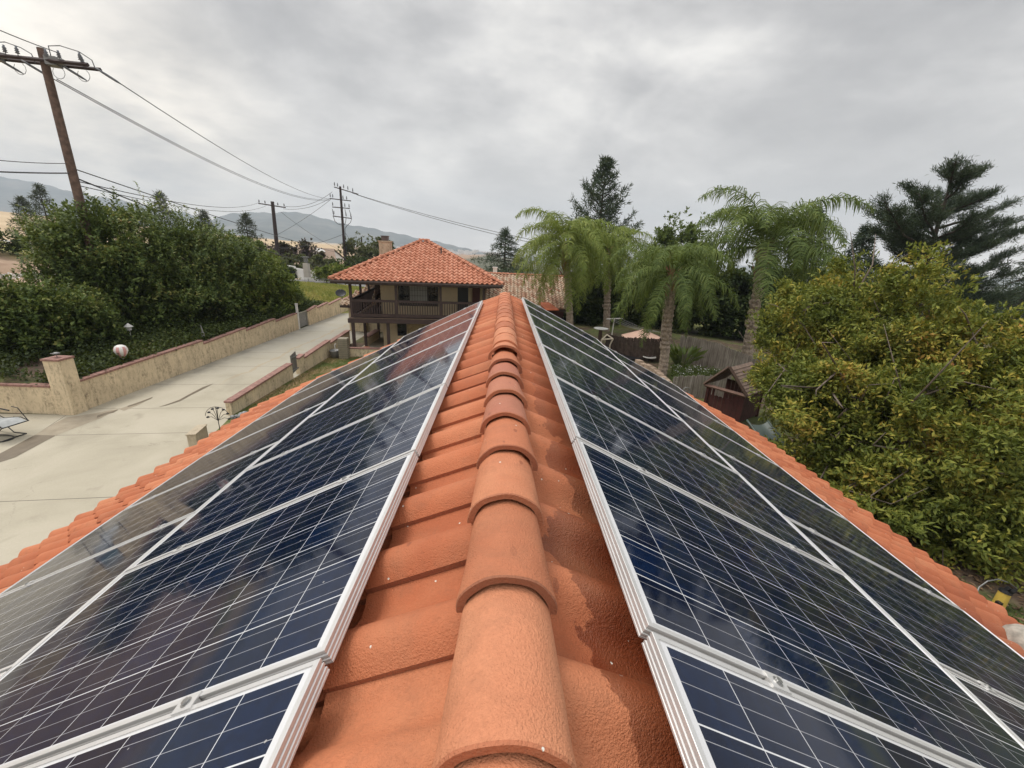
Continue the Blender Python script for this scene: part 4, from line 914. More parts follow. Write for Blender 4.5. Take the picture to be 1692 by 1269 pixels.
def broadleaf(name, label, cat, base, blobs, ncl, k, L, W, mat, seed, trunk_r=0.16, bark='bark_dark', shell=0.45, gap=0.35, group=None, spread=0.9, up=0.25, twigs=2, ntg=8, stem=0.12, top=None, gs=1.6, down=0.3, lump=None, per=60):
    rng = np.random.default_rng(seed); root = empty(name, base); tag(root, label, cat, group)
    C, O = crown(rng, blobs, ncl, shell, gap, gs, seed, down, (0.30 * float(np.mean(np.array(blobs)[:, 3:6])) if lump is None else lump), per); V, F = rosettes(rng, C, O, k, L, W, spread, up, stem)
    fastmesh('crown', V, F, mat, root)
    bl = np.array(blobs); zt = bl[:, 2].mean(); tp = top or (bl[:, 0].mean(), bl[:, 1].mean(), zt - bl[:, 5].mean() * 0.4)
    tg = [tuple(C[i]) for i in rng.integers(0, len(C), ntg)]
    mb = limbs(base, tp, tg, trunk_r, rng, twigs); o = wb(mb, 'trunk', M[bark], root, True)
    return root, C, O

M['lf_avocado'] = leafmat('olive_leaves', [(0.0, (0.045, 0.065, 0.014)), (0.28, (0.110, 0.140, 0.026)), (0.50, (0.185, 0.210, 0.038)), (0.68, (0.30, 0.285, 0.050)), (0.84, (0.44, 0.32, 0.06)), (1.0, (0.46, 0.19, 0.07))], 0.5, 0.22, 0.75, 0.55)
M['lf_bush'] = leafmat('deep_green_leaves', [(0.0, (0.026, 0.046, 0.014)), (0.4, (0.075, 0.115, 0.030)), (0.7, (0.155, 0.200, 0.050)), (0.92, (0.28, 0.25, 0.075)), (1.0, (0.36, 0.20, 0.10))], 0.45, 0.2, 0.8, 0.4)
M['lf_lime'] = leafmat('yellow_green_leaves', [(0.0, (0.03, 0.05, 0.014)), (0.4, (0.095, 0.14, 0.026)), (0.7, (0.19, 0.235, 0.045)), (1.0, (0.30, 0.23, 0.07))], 0.5, 0.28, 0.9, 0.5)
M['lf_dark'] = leafmat('dark_hedge_leaves', [(0.0, (0.014, 0.026, 0.010)), (0.5, (0.036, 0.060, 0.018)), (0.85, (0.080, 0.105, 0.03)), (1.0, (0.15, 0.11, 0.04))], 0.45, 0.15, 0.5, 0.45)
M['lf_hedge'] = leafmat('hedge_leaves', [(0.0, (0.020, 0.034, 0.012)), (0.5, (0.060, 0.085, 0.024)), (0.85, (0.12, 0.14, 0.04)), (1.0, (0.20, 0.14, 0.05))], 0.6, 0.2, 0.5, 0.45)
M['lf_mid'] = leafmat('mid_green_leaves', [(0.0, (0.045, 0.07, 0.022)), (0.5, (0.10, 0.145, 0.04)), (1.0, (0.18, 0.21, 0.07))], 0.5, 0.3, 0.6)
M['lf_olive'] = leafmat('grey_olive_leaves', [(0.0, (0.05, 0.06, 0.03)), (0.5, (0.10, 0.115, 0.05)), (1.0, (0.20, 0.20, 0.10))], 0.6, 0.2, 0.5)
M['lf_purple'] = leafmat('purple_leaves', [(0.0, (0.025, 0.015, 0.02)), (0.6, (0.055, 0.03, 0.04)), (1.0, (0.11, 0.06, 0.07))], 0.6, 0.2, 0.5)
M['lf_ivy'] = leafmat('ivy_leaves', [(0.0, (0.012, 0.02, 0.007)), (0.45, (0.03, 0.045, 0.012)), (0.8, (0.075, 0.10, 0.02)), (1.0, (0.13, 0.10, 0.045))], 0.5, 0.15, 0.35, 0.55)
M['needle'] = leafmat('pine_needles', [(0.0, (0.018, 0.032, 0.022)), (0.5, (0.045, 0.070, 0.045)), (1.0, (0.10, 0.125, 0.07))], 0.6, 0.1, 0.8, 0.3)
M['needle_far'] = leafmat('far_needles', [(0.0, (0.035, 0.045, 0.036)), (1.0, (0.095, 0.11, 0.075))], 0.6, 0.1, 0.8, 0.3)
M['palm_lf'] = leafmat('palm_leaflets', [(0.0, (0.11, 0.15, 0.03)), (0.5, (0.20, 0.26, 0.055)), (1.0, (0.34, 0.36, 0.10))], 0.42, 0.3, 0.4, 0.3)
M['palm_lf2'] = leafmat('palm_leaflets_deep', [(0.0, (0.05, 0.08, 0.022)), (0.5, (0.11, 0.16, 0.040)), (1.0, (0.22, 0.26, 0.07))], 0.42, 0.25, 0.4, 0.3)
M['straw'] = leafmat('bank_straw', [(0.0, (0.14, 0.19, 0.04)), (0.45, (0.30, 0.31, 0.08)), (1.0, (0.58, 0.45, 0.19))], 0.7, 0.3, 0.35, 0.6)
M['grass_bl'] = leafmat('grass_blades', [(0.0, (0.045, 0.065, 0.012)), (0.5, (0.10, 0.13, 0.03)), (1.0, (0.26, 0.19, 0.08))], 0.6, 0.3, 0.55, 0.55)

# the big mottled tree on the right
def tb(u, v, Y_, rx, ry, rz): q = at(u, v, Y_); return (q.x, q.y, q.z - rz, rx, ry, rz)
blobs = [tb(*q) for q in ((1540, 410, 12.5, 1.1, 1.4, 1.3), (1430, 430, 13.5, 1.7, 1.8, 2.0), (1338, 460, 13.6, 1.1, 1.5, 1.8), (1395, 466, 13, 1.5, 1.8, 2.0), (1490, 448, 12, 1.9, 2, 2.3), (1585, 498, 11, 1.8, 2.2, 2.2), (1672, 512, 10.5, 2.1, 2.2, 2.4),
         (1800, 500, 10, 2.4, 2.4, 2.6), (1318, 560, 12.3, 0.9, 1.4, 1.5), (1394, 585, 11.0, 1.3, 1.5, 1.4), (1435, 570, 10.8, 1.8, 2, 2.3), (1505, 600, 9.8, 2.0, 2, 2.4), (1625, 610, 9.2, 2.1, 2.1, 2.5), (1458, 750, 9.0, 1.2, 1.3, 1.4), (1480, 775, 8.5, 1.4, 1.4, 1.5), (1600, 800, 8.0, 1.4, 1.3, 1.5), (1730, 740, 8.0, 1.8, 1.6, 2.0), (1770, 620, 9, 2.2, 2, 2.4))]
bt, C, O = broadleaf('fruit_tree', 'big spreading tree with mottled olive, yellow and orange leaves beside the right eave', 'tree', (12.6, 10.9, 0), blobs, 31000, 7, 0.145, 0.056, M['lf_avocado'], 5, 0.20, 'bark', 0.5, 0.40, None, 1.0, 0.12, 5, 70, 0.08, (12.9, 10.9, 1.4), 1.9, 0.1, 0.50, 60)
# left bushes
def shootbush(name, label, base, blobs, nsh, Lsh, mat, seed, nl=16, L=0.17, W=0.06, extra=3000, **kw):
    rng = np.random.default_rng(seed); root, C, O = broadleaf(name, label, 'bush', base, blobs, extra, 6, L * 1.0, W, mat, seed, 0.12, 'bark_dark', 0.5, 0.3, None, 0.9, 0.3, 2, 10, down=0.0)
    C, O = crown(rng, blobs, nsh, 0.12, 0.35, 1.1, seed + 2); up_ = C[:, 2] > np.array(blobs)[:, 2].min() - 0.4; C, O = C[up_], O[up_]
    D = norm(O * 0.45 + np.array([0, 0, 1.0]) + rng.normal(size=C.shape) * 0.22); n = len(C); Ls = Lsh * rng.uniform(0.5, 1.3, n)
    t = np.linspace(0.05, 1, nl); P = (C[:, None, :] + D[:, None, :] * (t[None, :, None] * Ls[:, None, None])).reshape(-1, 3)
    d2 = np.repeat(D, nl, 0); r = norm(rng.normal(size=P.shape)); r = norm(r - (r * d2).sum(1, keepdims=True) * d2)
    V, F = leaf_quads(P, norm(r + d2 * 0.65), norm(d2 + r * -0.3), L * rng.uniform(0.6, 1.1, len(P)), W)
    fastmesh('shoots', V, F, mat, root); return root
shootbush('large_bush', 'huge dark green bush with upright shoots behind the left driveway wall', (-23.6, 25.0, float(hT(-23.6, 25))),
          [tb(*q) for q in ((185, 340, 23.6, 2.6, 2.6, 2.7), (130, 352, 22.4, 1.9, 1.9, 2.4), (98, 374, 25, 1.1, 1.8, 1.3), (255, 358, 26, 2.6, 2.8, 2.7), (318, 377, 28, 2.5, 3, 2.5), (368, 398, 30, 2.4, 2.6, 2.3), (150, 420, 22.9, 2.6, 2.0, 2.1), (232, 432, 23.8, 2.6, 2.0, 2.2), (305, 436, 26.5, 2.6, 2.2, 2.0), (118, 440, 22.5, 1.9, 1.8, 1.8))], 2300, 0.9, M['lf_bush'], 11, extra=17000, L=0.21, W=0.10)
shootbush('rounded_bush', 'dark rounded bush left of the square pillar, cut by the photo edge', (-20.4, 17.8, float(hT(-20.4, 17.8))),
          [tb(45, 464, 18.0, 1.9, 1.6, 1.5), tb(108, 486, 19.0, 1.5, 1.5, 1.3), tb(-20, 458, 17.6, 1.8, 1.6, 1.6), tb(150, 505, 20.6, 1.1, 1.2, 1.1)], 350, 0.35, M['lf_bush'], 12, L=0.17, W=0.09, extra=9000)
shootbush('yellow_green_bush', 'brighter yellow green bush near the grey gate in the left wall', (-19.2, 33.0, float(hT(-19.2, 33))),
          [tb(428, 426, 32, 1.7, 2.2, 1.9), tb(462, 458, 34, 1.3, 1.8, 1.6), tb(484, 488, 35.5, 0.9, 1.4, 1.1), tb(400, 436, 30, 1.6, 1.8, 1.8), tb(446, 484, 31.5, 1.3, 1.5, 1.4)], 500, 0.5, M['lf_lime'], 13, L=0.21, W=0.11, extra=8000)
# ivy and undergrowth behind the wall
rng = np.random.default_rng(3); n = 15000; X = -15.9 - rng.random(n) ** 1.2 * 9.5; Y = 14.5 + rng.random(n) * 23; keep = lumpy(np.stack([X, Y, Y * 0], 1), 1.1, 2.0) > -0.7; X, Y = X[keep], Y[keep]
C = np.stack([X, Y, hT(X, Y) + 0.06 + 0.22 * rng.random(len(X))], 1); V, F = rosettes(rng, C, np.tile([[0, 0, 1.0]], (len(C), 1)), 6, 0.13, 0.10, 1.6, 0.35, 0.22)
tag(fastmesh('ivy_ground_cover', V, F, M['lf_ivy']), 'tangled ivy and undergrowth between the left wall and the bushes', 'ground cover', kind='stuff')
# lawn blades
n = 26000; X = -10.05 + rng.random(n) * 5.8; Y = 12.05 + rng.random(n) * 11.9; P = np.stack([X, Y, np.full(n, 0.006)], 1); k = (X > -9.6) | (Y > 14.7); P = P[k]
V, F = leaf_quads(P, norm(rng.normal(size=P.shape) * 0.5 + [0, 0, 1]), norm(rng.normal(size=P.shape)), 0.075, 0.018); tag(fastmesh('lawn_grass', V, F, M['grass_bl']), 'patchy green and straw grass beside the low driveway wall', 'grass', kind='stuff')
# grass on the bank by the road
n = 22000; X = -34 + rng.random(n) * 18.1; Y = 38 + rng.random(n) * 24.5; P = np.stack([X, Y, hT(X, Y)], 1); P = P[lumpy(P, 0.5, 4) > -0.5]
V, F = leaf_quads(P, norm(rng.normal(size=P.shape) * 0.6 + [0, 0, 1]), norm(rng.normal(size=P.shape)), 0.36, 0.10); tag(fastmesh('bank_grass', V, F, M['straw']), 'yellowing grass on the bank between the driveway and the road', 'grass', kind='stuff')

# palms
M['palm_trunk'] = simple('palm_trunk', (0.34, 0.27, 0.21), 0.9, 0, 0.45, 9, 0.9, 14, 0.04)
M['palm_boot'] = simple('palm_boots', (0.30, 0.165, 0.085), 0.85, 0, 0.35, 6, 0.6, 20, 0.02)
def palm(label, base, top, r0, L, nf, mat, seed, ringed=0.4, boots=0.25, up=0.0, el=(80, -35)):
    rng = np.random.default_rng(seed); root = empty('palm_tree', base); tag(root, label, 'palm tree')
    base, top = Vector(base), Vector(top); mb = MB(); n = 46; Lt = (top - base).length; pts, rs = [], []
    for i in range(n):
        t = i / (n - 1); p = base.lerp(top, t) + Vector((math.sin(t * 3) * 0.06 * (1 - t), 0, 0)); pts.append(p)
        r = r0 * (1.05 - 0.25 * t); r *= 1 + (0.05 if t < ringed else 0.14) * (1 if i % 2 else -1) * (0.6 + 0.4 * rng.random()); rs.append(r)
    mb.tube(pts, rs, 12)
    for i in range(int(46 * (1 - ringed))):                     # old leaf bases
        t = ringed + (1 - ringed) * rng.random() * 0.92; p = base.lerp(top, t); th = rng.random() * 2 * PI; rr_ = r0 * (1.05 - 0.25 * t); o_ = Vector((math.cos(th), math.sin(th), 0))
        mb.tube([p + o_ * rr_ * 0.7 - Vector((0, 0, 0.10)), p + o_ * rr_ * 1.12, p + o_ * rr_ * 1.22 + Vector((0, 0, 0.16))], [0.10, 0.085, 0.02], 5)
    wb(mb, 'trunk', M['palm_trunk'], root, False)
    mb = MB()
    for i in range(26):
        th = rng.random() * 2 * PI; o_ = Vector((math.cos(th), math.sin(th), 0)); z0 = -boots * Lt * rng.random() - 0.02; p = top + Vector((0, 0, z0))
        ln = rng.uniform(0.3, 0.9); mb.tube([p + o_ * r0 * 0.55, p + o_ * r0 * 0.95 + Vector((0, 0, ln * 0.45)), p + o_ * r0 * rng.uniform(1.2, 2.0) + Vector((0, 0, ln))], [0.075, 0.055, 0.015], 5)
    wb(mb, 'leaf_bases', M['palm_boot'], root, False)
    mb = MB(); VV, FF = [], []; off = 0
    for i in range(nf):
        az = i * 2.399963 + rng.normal() * 0.12; e0 = R(el[0] + (el[1] - el[0]) * (i / (nf - 1)) ** 0.95) + rng.normal() * 0.09; Lf = L * rng.uniform(0.85, 1.1) * (0.8 if i < 3 else 1)
        hz = np.array([math.cos(az), math.sin(az), 0]); sdv = np.array([-math.sin(az), math.cos(az), 0]); m_ = 22; p = np.array(top) + hz * 0.1; pts = [p]; tans = []
        for j in range(m_):
            t = j / m_; e = max(-1.5, e0 - R(126 if e0 > 0.3 else 78) * t ** 1.3); d = hz * math.cos(e) + np.array([0, 0, 1]) * math.sin(e); tans.append(d); p = p + d * Lf / m_; pts.append(p)
        pts = np.array(pts); mb.tube([tuple(q) for q in pts[::3]] + [tuple(pts[-1])], list(np.linspace(0.045, 0.006, len(pts[::3]) + 1)), 5)
        nl = 88; tt = np.linspace(0.14, 0.99, nl)
        for sgn in (-1, 1):
            t = np.clip(tt + rng.normal(size=nl) * 0.006, 0, 0.995) * m_; idx = t.astype(int); fr = (t - idx)[:, None]; B = pts[idx] * (1 - fr) + pts[np.minimum(idx + 1, m_)] * fr; T = np.array(tans)[np.minimum(idx, m_ - 1)]
            ll = (L * 0.19) * np.sin(np.clip(tt * 1.02, 0, 1) * PI * 0.86 + 0.3) ** 0.7 * rng.uniform(0.8, 1.15, nl); plume = rng.normal(size=nl) * 0.5
            nrm_ = np.cross(T, sdv[None, :]); nrm_ = norm(nrm_); D0 = norm(sgn * sdv[None, :] * 0.95 + T * 0.55 + nrm_ * plume[:, None] + rng.normal(size=(nl, 3)) * 0.09)
            g1 = np.array([0, 0, -1.0]); P1 = B + D0 * ll[:, None] * 0.38; D1 = norm(D0 + g1 * 0.75); P2 = P1 + D1 * ll[:, None] * 0.34; D2 = norm(D1 * 0.5 + g1 * 1.0); P3 = P2 + D2 * ll[:, None] * 0.36
            Wv = norm(T * 1.0 + rng.normal(size=(nl, 3)) * 0.2); w_ = 0.0090 * L
            V = np.stack([B - Wv * w_ * 0.4, B + Wv * w_ * 0.4, P1 - Wv * w_ * 0.5, P1 + Wv * w_ * 0.5, P2 - Wv * w_ * 0.38, P2 + Wv * w_ * 0.38, P3 - Wv * w_ * 0.05, P3 + Wv * w_ * 0.05], 1).reshape(-1, 3)
            bi = (np.arange(nl) * 8)[:, None]; F = np.concatenate([bi + np.array([0, 1, 3, 2]), bi + np.array([2, 3, 5, 4]), bi + np.array([4, 5, 7, 6])], 0) + off
            VV.append(V); FF.append(F); off += len(V)
    wb(mb, 'frond_stalks', M['palm_boot'] if False else mat, root, True)
    fastmesh('fronds', np.concatenate(VV), np.concatenate(FF), mat, root); return root
pa = at(935, 405, 30); palm('light green feathery palm, leftmost, rising at the end of the ranch roof', (at(946, 530, 30).x, 30, 0), tuple(pa), 0.26, 4.7, 40, M['palm_lf'], 1, 0.3, 0.30, el=(84, -45))
pb = at(1004, 412, 36); palm('yellow green palm with stout trunk between the leftmost palm and the parasol', (at(1002, 545, 36).x, 36, 0), tuple(pb), 0.30, 4.3, 38, M['palm_lf'], 2, 0.25, 0.2, el=(82, -50))
pc = at(1112, 452, 22.4); palm('palm with shaggy brown trunk standing just right of the pink parasol', (at(1094, 620, 22.4).x, 22.4, 0), tuple(pc), 0.25, 4.0, 28, M['palm_lf2'], 3, 0.28, 0.22, el=(82, -50))
pe = at(1105, 432, 29); palm('slim grey ringed palm hiding behind the shaggy trunked palm', (at(1094, 570, 29).x, 29, 0), tuple(pe), 0.17, 3.6, 16, M['palm_lf2'], 6, 0.9, 0.08, el=(75, -45))
pd_ = at(1264, 408, 26); palm('tallest palm with drooping dark fronds, beside the playhouse', (at(1230, 605, 26).x, 26, 0), tuple(pd_), 0.33, 6.0, 32, M['palm_lf2'], 4, 0.3, 0.25, el=(87, -12))

# conifers
def conifer(name, label, base, h, r, seed, mat, nb=60, tuft=0.30, tw=0.035, nt=9, lowest=0.12, rise=0.25, shape=0.8, trunk=None, droop=0.0, group=None, side=True, lean=(0, 0), step=0.35, cat='conifer', rnd=0.25, asym=None):
    rng = np.random.default_rng(seed); root = empty(name, base); tag(root, label, cat, group); B = np.array(base, float); top = B + np.array([lean[0], lean[1], h])
    mb = MB(); tp = [tuple(B + (top - B) * t) for t in np.linspace(0, 1, 8)]; r0 = trunk or h * 0.016; mb.tube(tp, list(np.linspace(r0, r0 * 0.12, 8)), 8)
    C, D = [], []
    for i in range(nb):
        t = lowest + (1 - lowest) * ((i + rng.random()) / nb) ** 0.95; az = i * 2.4 + rng.normal() * 0.3; L = r * (1 - ((t - lowest) / (1 - lowest)) ** (1 / shape)) * rng.uniform(1 - rnd, 1 + rnd) + 0.02 * h
        if asym: L *= 1 + asym * math.cos(az)
        p0 = B + (top - B) * t; hz = np.array([math.cos(az), math.sin(az), 0]); m_ = 7; p = p0.copy(); pth = [p.copy()]; e = R(rng.uniform(-12, 12)) + rise - droop * 0.4
        for j in range(m_): d = hz * math.cos(e) + np.array([0, 0, math.sin(e)]); p = p + d * L / m_; pth.append(p.copy()); e += (0.10 if not droop else 0.02) - droop * 0.09 + rng.normal() * 0.05
        mb.tube([tuple(q) for q in pth], list(np.linspace(r0 * 0.28, r0 * 0.04, m_ + 1)), 4)
        pth = np.array(pth); nn = max(3, int(L / step))
        for q in range(nn):
            s_ = (q + 1.0) / nn * m_; a_ = min(int(s_), m_ - 1); pp = pth[a_] + (pth[a_ + 1] - pth[a_]) * (s_ - a_); td = norm((pth[a_ + 1] - pth[a_])[None])[0]
            if s_ / m_ > 0.18: C.append(pp); D.append(td)
            if side and s_ / m_ > 0.15:
                sd_ = np.cross(td, [0, 0, 1]); bl = L * 0.34 * math.sin(min(1, 1.15 - s_ / m_ * 0.9) * PI * 0.6) * rng.uniform(0.6, 1.1)
                for sg in (-1, 1):
                    kk = max(1, int(bl / step)); dd = norm((sd_ * sg * 0.85 + td * 0.6 + np.array([0, 0, rng.normal() * 0.12 - droop * 0.15]))[None])[0]
                    for z_ in range(kk): C.append(pp + dd * bl * (z_ + 1) / kk + rng.normal(size=3) * 0.05); D.append(dd)
    for z_ in range(6): C.append(B + (top - B) * (0.93 + 0.012 * z_)); D.append(np.array([0, 0, 1.0]))
    C, D = np.array(C), np.array(D); C2 = np.repeat(C, nt, 0) + rng.normal(size=(len(C) * nt, 3)) * step * 0.22; D2 = norm(np.repeat(D, nt, 0) * 0.55 + rng.normal(size=(len(C) * nt, 3)) * 0.6 + np.array([0, 0, 0.22 if not droop else 0.02]))
    V, F = leaf_quads(C2, D2, norm(rng.normal(size=C2.shape)), tuft * rng.uniform(0.7, 1.2, len(C2)), tw, 0.0)
    wb(mb, 'trunk', M['bark_dark'], root, True); fastmesh('crown', V, F, mat, root); return root

def pad_pine(base, topz, limbs_, seed, label, mat):
    rng = np.random.default_rng(seed); root = empty('pine_tree', base); tag(root, label, 'pine tree'); mb = MB(); B = Vector(base); top = Vector((base[0] + 0.35, base[1], topz))
    tp = [B.lerp(top, t) + Vector((0.25 * math.sin(t * 5), 0, 0)) for t in np.linspace(0, 1, 9)]; mb.tube(tp, np.linspace(0.30, 0.05, 9), 9); C, D = [], []
    for (tip, w_) in limbs_:
        tip = Vector(tip); zt = max(B.z + 2.5, tip.z - 0.32 * math.hypot(tip.x - B.x, tip.y - B.y) - 0.4); k = min(7.99, max(0, (zt - B.z) / (topz - B.z) * 8)); i = int(k); s_ = tp[i].lerp(tp[i + 1], k - i); L = (tip - s_).length
        mid = s_.lerp(tip, 0.55) - Vector((0, 0, 0.06 * L)); path = [s_, s_.lerp(mid, 0.5) + Vector((0, 0, 0.02 * L)), mid, mid.lerp(tip, 0.5), tip]; mb.tube(path, [0.10, 0.085, 0.065, 0.04, 0.012], 5)
        nsub = int(6 + L * 3.2); td = (tip - s_).normalized(); sd_ = td.cross(Vector((0, 0, 1))).normalized()
        for q in range(nsub):
            t = 0.22 + 0.78 * (q + rng.random()) / nsub; j = t * 4; a_ = min(3, int(j)); p = path[a_].lerp(path[a_ + 1], j - a_)
            bl = w_ * (0.35 + 0.75 * math.sin(min(1, (1.12 - t) * 1.2) * PI * 0.5)) * rng.uniform(0.5, 1.15); dd = (td * 0.75 + sd_ * rng.normal() * 0.85 + Vector((0, 0, 0.16 + 0.2 * rng.random()))).normalized(); e = p + dd * bl; mb.tube([p, e], [0.025, 0.008], 4, cap=False)
            for z_ in range(max(2, int(bl / 0.13))):
                f_ = (z_ + 1) / max(2, int(bl / 0.13)); C.append(p.lerp(e, f_)); D.append(np.array(dd) + np.array([0, 0, 0.55]))
    C, D = np.array([tuple(c) for c in C]), norm(np.array(D)); nt = 17; C2 = np.repeat(C, nt, 0) + rng.normal(size=(len(C) * nt, 3)) * 0.11; D2 = norm(np.repeat(D, nt, 0) * 0.9 + rng.normal(size=(len(C) * nt, 3)) * 0.55)
    V, F = leaf_quads(C2, D2, norm(rng.normal(size=C2.shape)), 0.27 * rng.uniform(0.7, 1.2, len(C2)), 0.034, 0.0)
    wb(mb, 'trunk', M['bark_dark'], root, True); fastmesh('crown', V, F, mat, root)
q = Vector((at(1553, 352, 30).x, 30, 0)); rg = random.Random(3); LM = []
for u, v, w_ in ((1579, 267, 1.1), (1566, 290, 1.3), (1598, 290, 1.2), (1621, 282, 1.0), (1497, 312, 1.2), (1520, 322, 1.3), (1462, 334, 1.3), (1437, 352, 1.3), (1480, 350, 1.3), (1640, 320, 1.2), (1612, 322, 1.3), (1672, 336, 0.8), (1675, 366, 1.2), (1692, 380, 1.3), (1650, 366, 1.3), (1606, 364, 1.3), (1520, 372, 1.4), (1445, 385, 1.4), (1470, 410, 1.5), (1510, 420, 1.5), (1682, 415, 1.2), (1640, 408, 1.4), (1596, 412, 1.4), (1662, 450, 1.3), (1620, 450, 1.4), (1560, 440, 1.4), (1500, 452, 1.5), (1630, 488, 1.6), (1580, 486, 1.5), (1545, 350, 1.3), (1575, 335, 1.2), (1440, 440, 1.4), (1480, 385, 1.5), (1560, 395, 1.5), (1590, 385, 1.4), (1530, 405, 1.5), (1450, 465, 1.5), (1540, 475, 1.6), (1600, 470, 1.6), (1660, 490, 1.4), (1555, 320, 1.2), (1585, 310, 1.1)):
    LM.append((tuple(at(u, v, 30 + rg.uniform(-3.2, 2.5))), w_))
pad_pine((q.x, q.y, 0), at(1579, 272, 30).z, LM, 21, 'tall open pine with upswept dark branches at the right, above the mottled tree', M['needle'])
q = at(985, 430, 55); tq = at(985, 266, 55); conifer('pine_tree', 'tall dark pine behind the two leftmost palms', (q.x, q.y, 0), tq.z, 4.7, 22, M['needle'], 66, 0.62, 0.10, 9, 0.25, 0.24, 0.85, 0.35, 0, None, True, (0, 0), 0.6, 'pine tree', 0.5)
q = at(1328, 440, 46); tq = at(1316, 338, 46); conifer('cedar_tree', 'dark cedar with level drooping branches behind the tallest palm', (q.x, q.y, 0), tq.z, 5.2, 23, M['needle'], 60, 0.55, 0.07, 10, 0.15, 0.0, 0.9, 0.3, 1.0, None, True, (0, 0), 0.5, 'cedar tree')
q = at(1415, 440, 40); tq = at(1408, 372, 40); conifer('cedar_tree', 'cedar with wispy level tips left of the tall open pine', (q.x, q.y, 0), tq.z, 4.6, 24, M['needle'], 60, 0.55, 0.07, 10, 0.15, 0.0, 0.9, 0.3, 1.0, None, True, (0, 0), 0.5, 'cedar tree')
q = at(1700, 470, 40); tq = at(1725, 400, 40); conifer('cedar_tree', 'cedar reaching in at the right photo edge behind the mottled tree', (q.x, q.y, -1), tq.z + 1, 6.0, 25, M['needle'], 50, 0.55, 0.07, 10, 0.15, 0.0, 0.9, 0.3, 1.0, None, True, (0, 0), 0.55, 'cedar tree')
q = at(833, 452, 62); tq = at(832, 380, 62); conifer('cedar_tree', 'broad dark conifer behind the ranch wing, left of the palms', (q.x, q.y, 0), tq.z, 5.0, 26, M['needle'], 48, 0.55, 0.075, 8, 0.25, 0.05, 0.85, 0.3, 0.4, None, True, (0, 0), 0.55, 'conifer')
for i, (u, v, Yc, rr_, lb) in enumerate(((62, 306, 60, 3.6, 'taller of the two dark conifers beside the leaning pole'), (33, 326, 62, 3.4, 'leftmost dark conifer against the hazy hills'), (263, 318, 62, 2.6, 'slender spiky conifer rising behind the huge bush'), (336, 350, 66, 2.4, 'small neat conifer between the spiky one and the reddish one'), (404, 354, 62, 3.3, 'bushy brownish conifer left of the dark short pole'))):
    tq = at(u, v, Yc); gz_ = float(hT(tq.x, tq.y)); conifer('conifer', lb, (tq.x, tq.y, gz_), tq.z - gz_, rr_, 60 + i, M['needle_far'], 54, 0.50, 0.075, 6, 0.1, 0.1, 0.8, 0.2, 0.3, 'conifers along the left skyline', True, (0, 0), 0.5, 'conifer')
# broadleaf trees further off
q = at(1120, 400, 45)
broadleaf('leafy_tree', 'airy green tree topping the hedge between the palms', 'tree', (q.x, 45, 0), [(q.x, 45, 8.2, 2.6, 2.4, 2.9), (q.x - 1.6, 45, 7.2, 1.8, 1.8, 2.0), (q.x + 2.4, 45.5, 7.6, 2.0, 2.0, 2.4), (q.x, 45, 5.0, 3.2, 2.5, 2.6)], 3000, 6, 0.30, 0.17, M['lf_mid'], 31, 0.2, gap=0.4, shell=0.6, lump=0.5, per=40)
hd = [('hedge of dense dark shrubs behind the leftmost palm trunks', 962, 500, 41, 2.6, 4.6), ('dense dark shrub behind the clothes line', 1035, 480, 41, 3.0, 5.6), ('dense dark shrub behind the shaggy palm trunk', 1100, 470, 40, 3.2, 6.6), ('dense dark shrub left of the tallest palm trunk', 1175, 470, 37, 3.6, 6.6), ('dense dark shrub right behind the tallest palm trunk', 1260, 480, 35, 3.8, 6.4), ('dense shrub between the tallest palm and the mottled tree', 1340, 480, 36, 4.2, 6.2)]
for i, (lb, u, v, Yc, rr_, hh) in enumerate(hd):
    q = at(u, v, Yc); rg = np.random.default_rng(70 + i)
    bl = [(q.x + rg.normal() * 0.8, q.y + rg.normal() * 0.7, hh * 0.5 + rg.normal() * 0.3, rr_ * 0.8, 1.9, hh * 0.52), (q.x + rr_ * 0.6, q.y, hh * 0.42, rr_ * 0.6, 1.7, hh * 0.42), (q.x - rr_ * 0.6, q.y + 0.3, hh * 0.45, rr_ * 0.6, 1.7, hh * 0.48), (q.x, q.y - 1.2, hh * 0.28, rr_ * 0.8, 1.3, hh * 0.3)]
    broadleaf('hedge_shrub', lb, 'shrub', (q.x, q.y, 0), bl, 3600, 6, 0.30, 0.17, M['lf_dark'] if i % 2 == 0 else M['lf_hedge'], 80 + i, 0.1, group='dark shrubs behind the yard', gap=0.25, down=0.2)
for i, (u, v, Yc, rr_, lb) in enumerate(((905, 478, 50, 2.2, 'dark shrub behind the ranch roof edge'), (1470, 470, 55, 5, 'dark tree mass below the tall open pine'), (1620, 488, 60, 6, 'far dark trees at the right skyline'))):
    q = at(u, v, Yc); z_ = q.z; broadleaf('background_tree', lb, 'tree', (q.x, q.y, 0), [(q.x, q.y, z_ * 0.6, rr_, rr_ * 0.7, max(1.5, z_ * 0.5)), (q.x + rr_, q.y + 1, z_ * 0.5, rr_, rr_ * 0.7, max(1.5, z_ * 0.45))], 1500, 6, 0.4, 0.22, M['lf_dark'], 90 + i, 0.15)
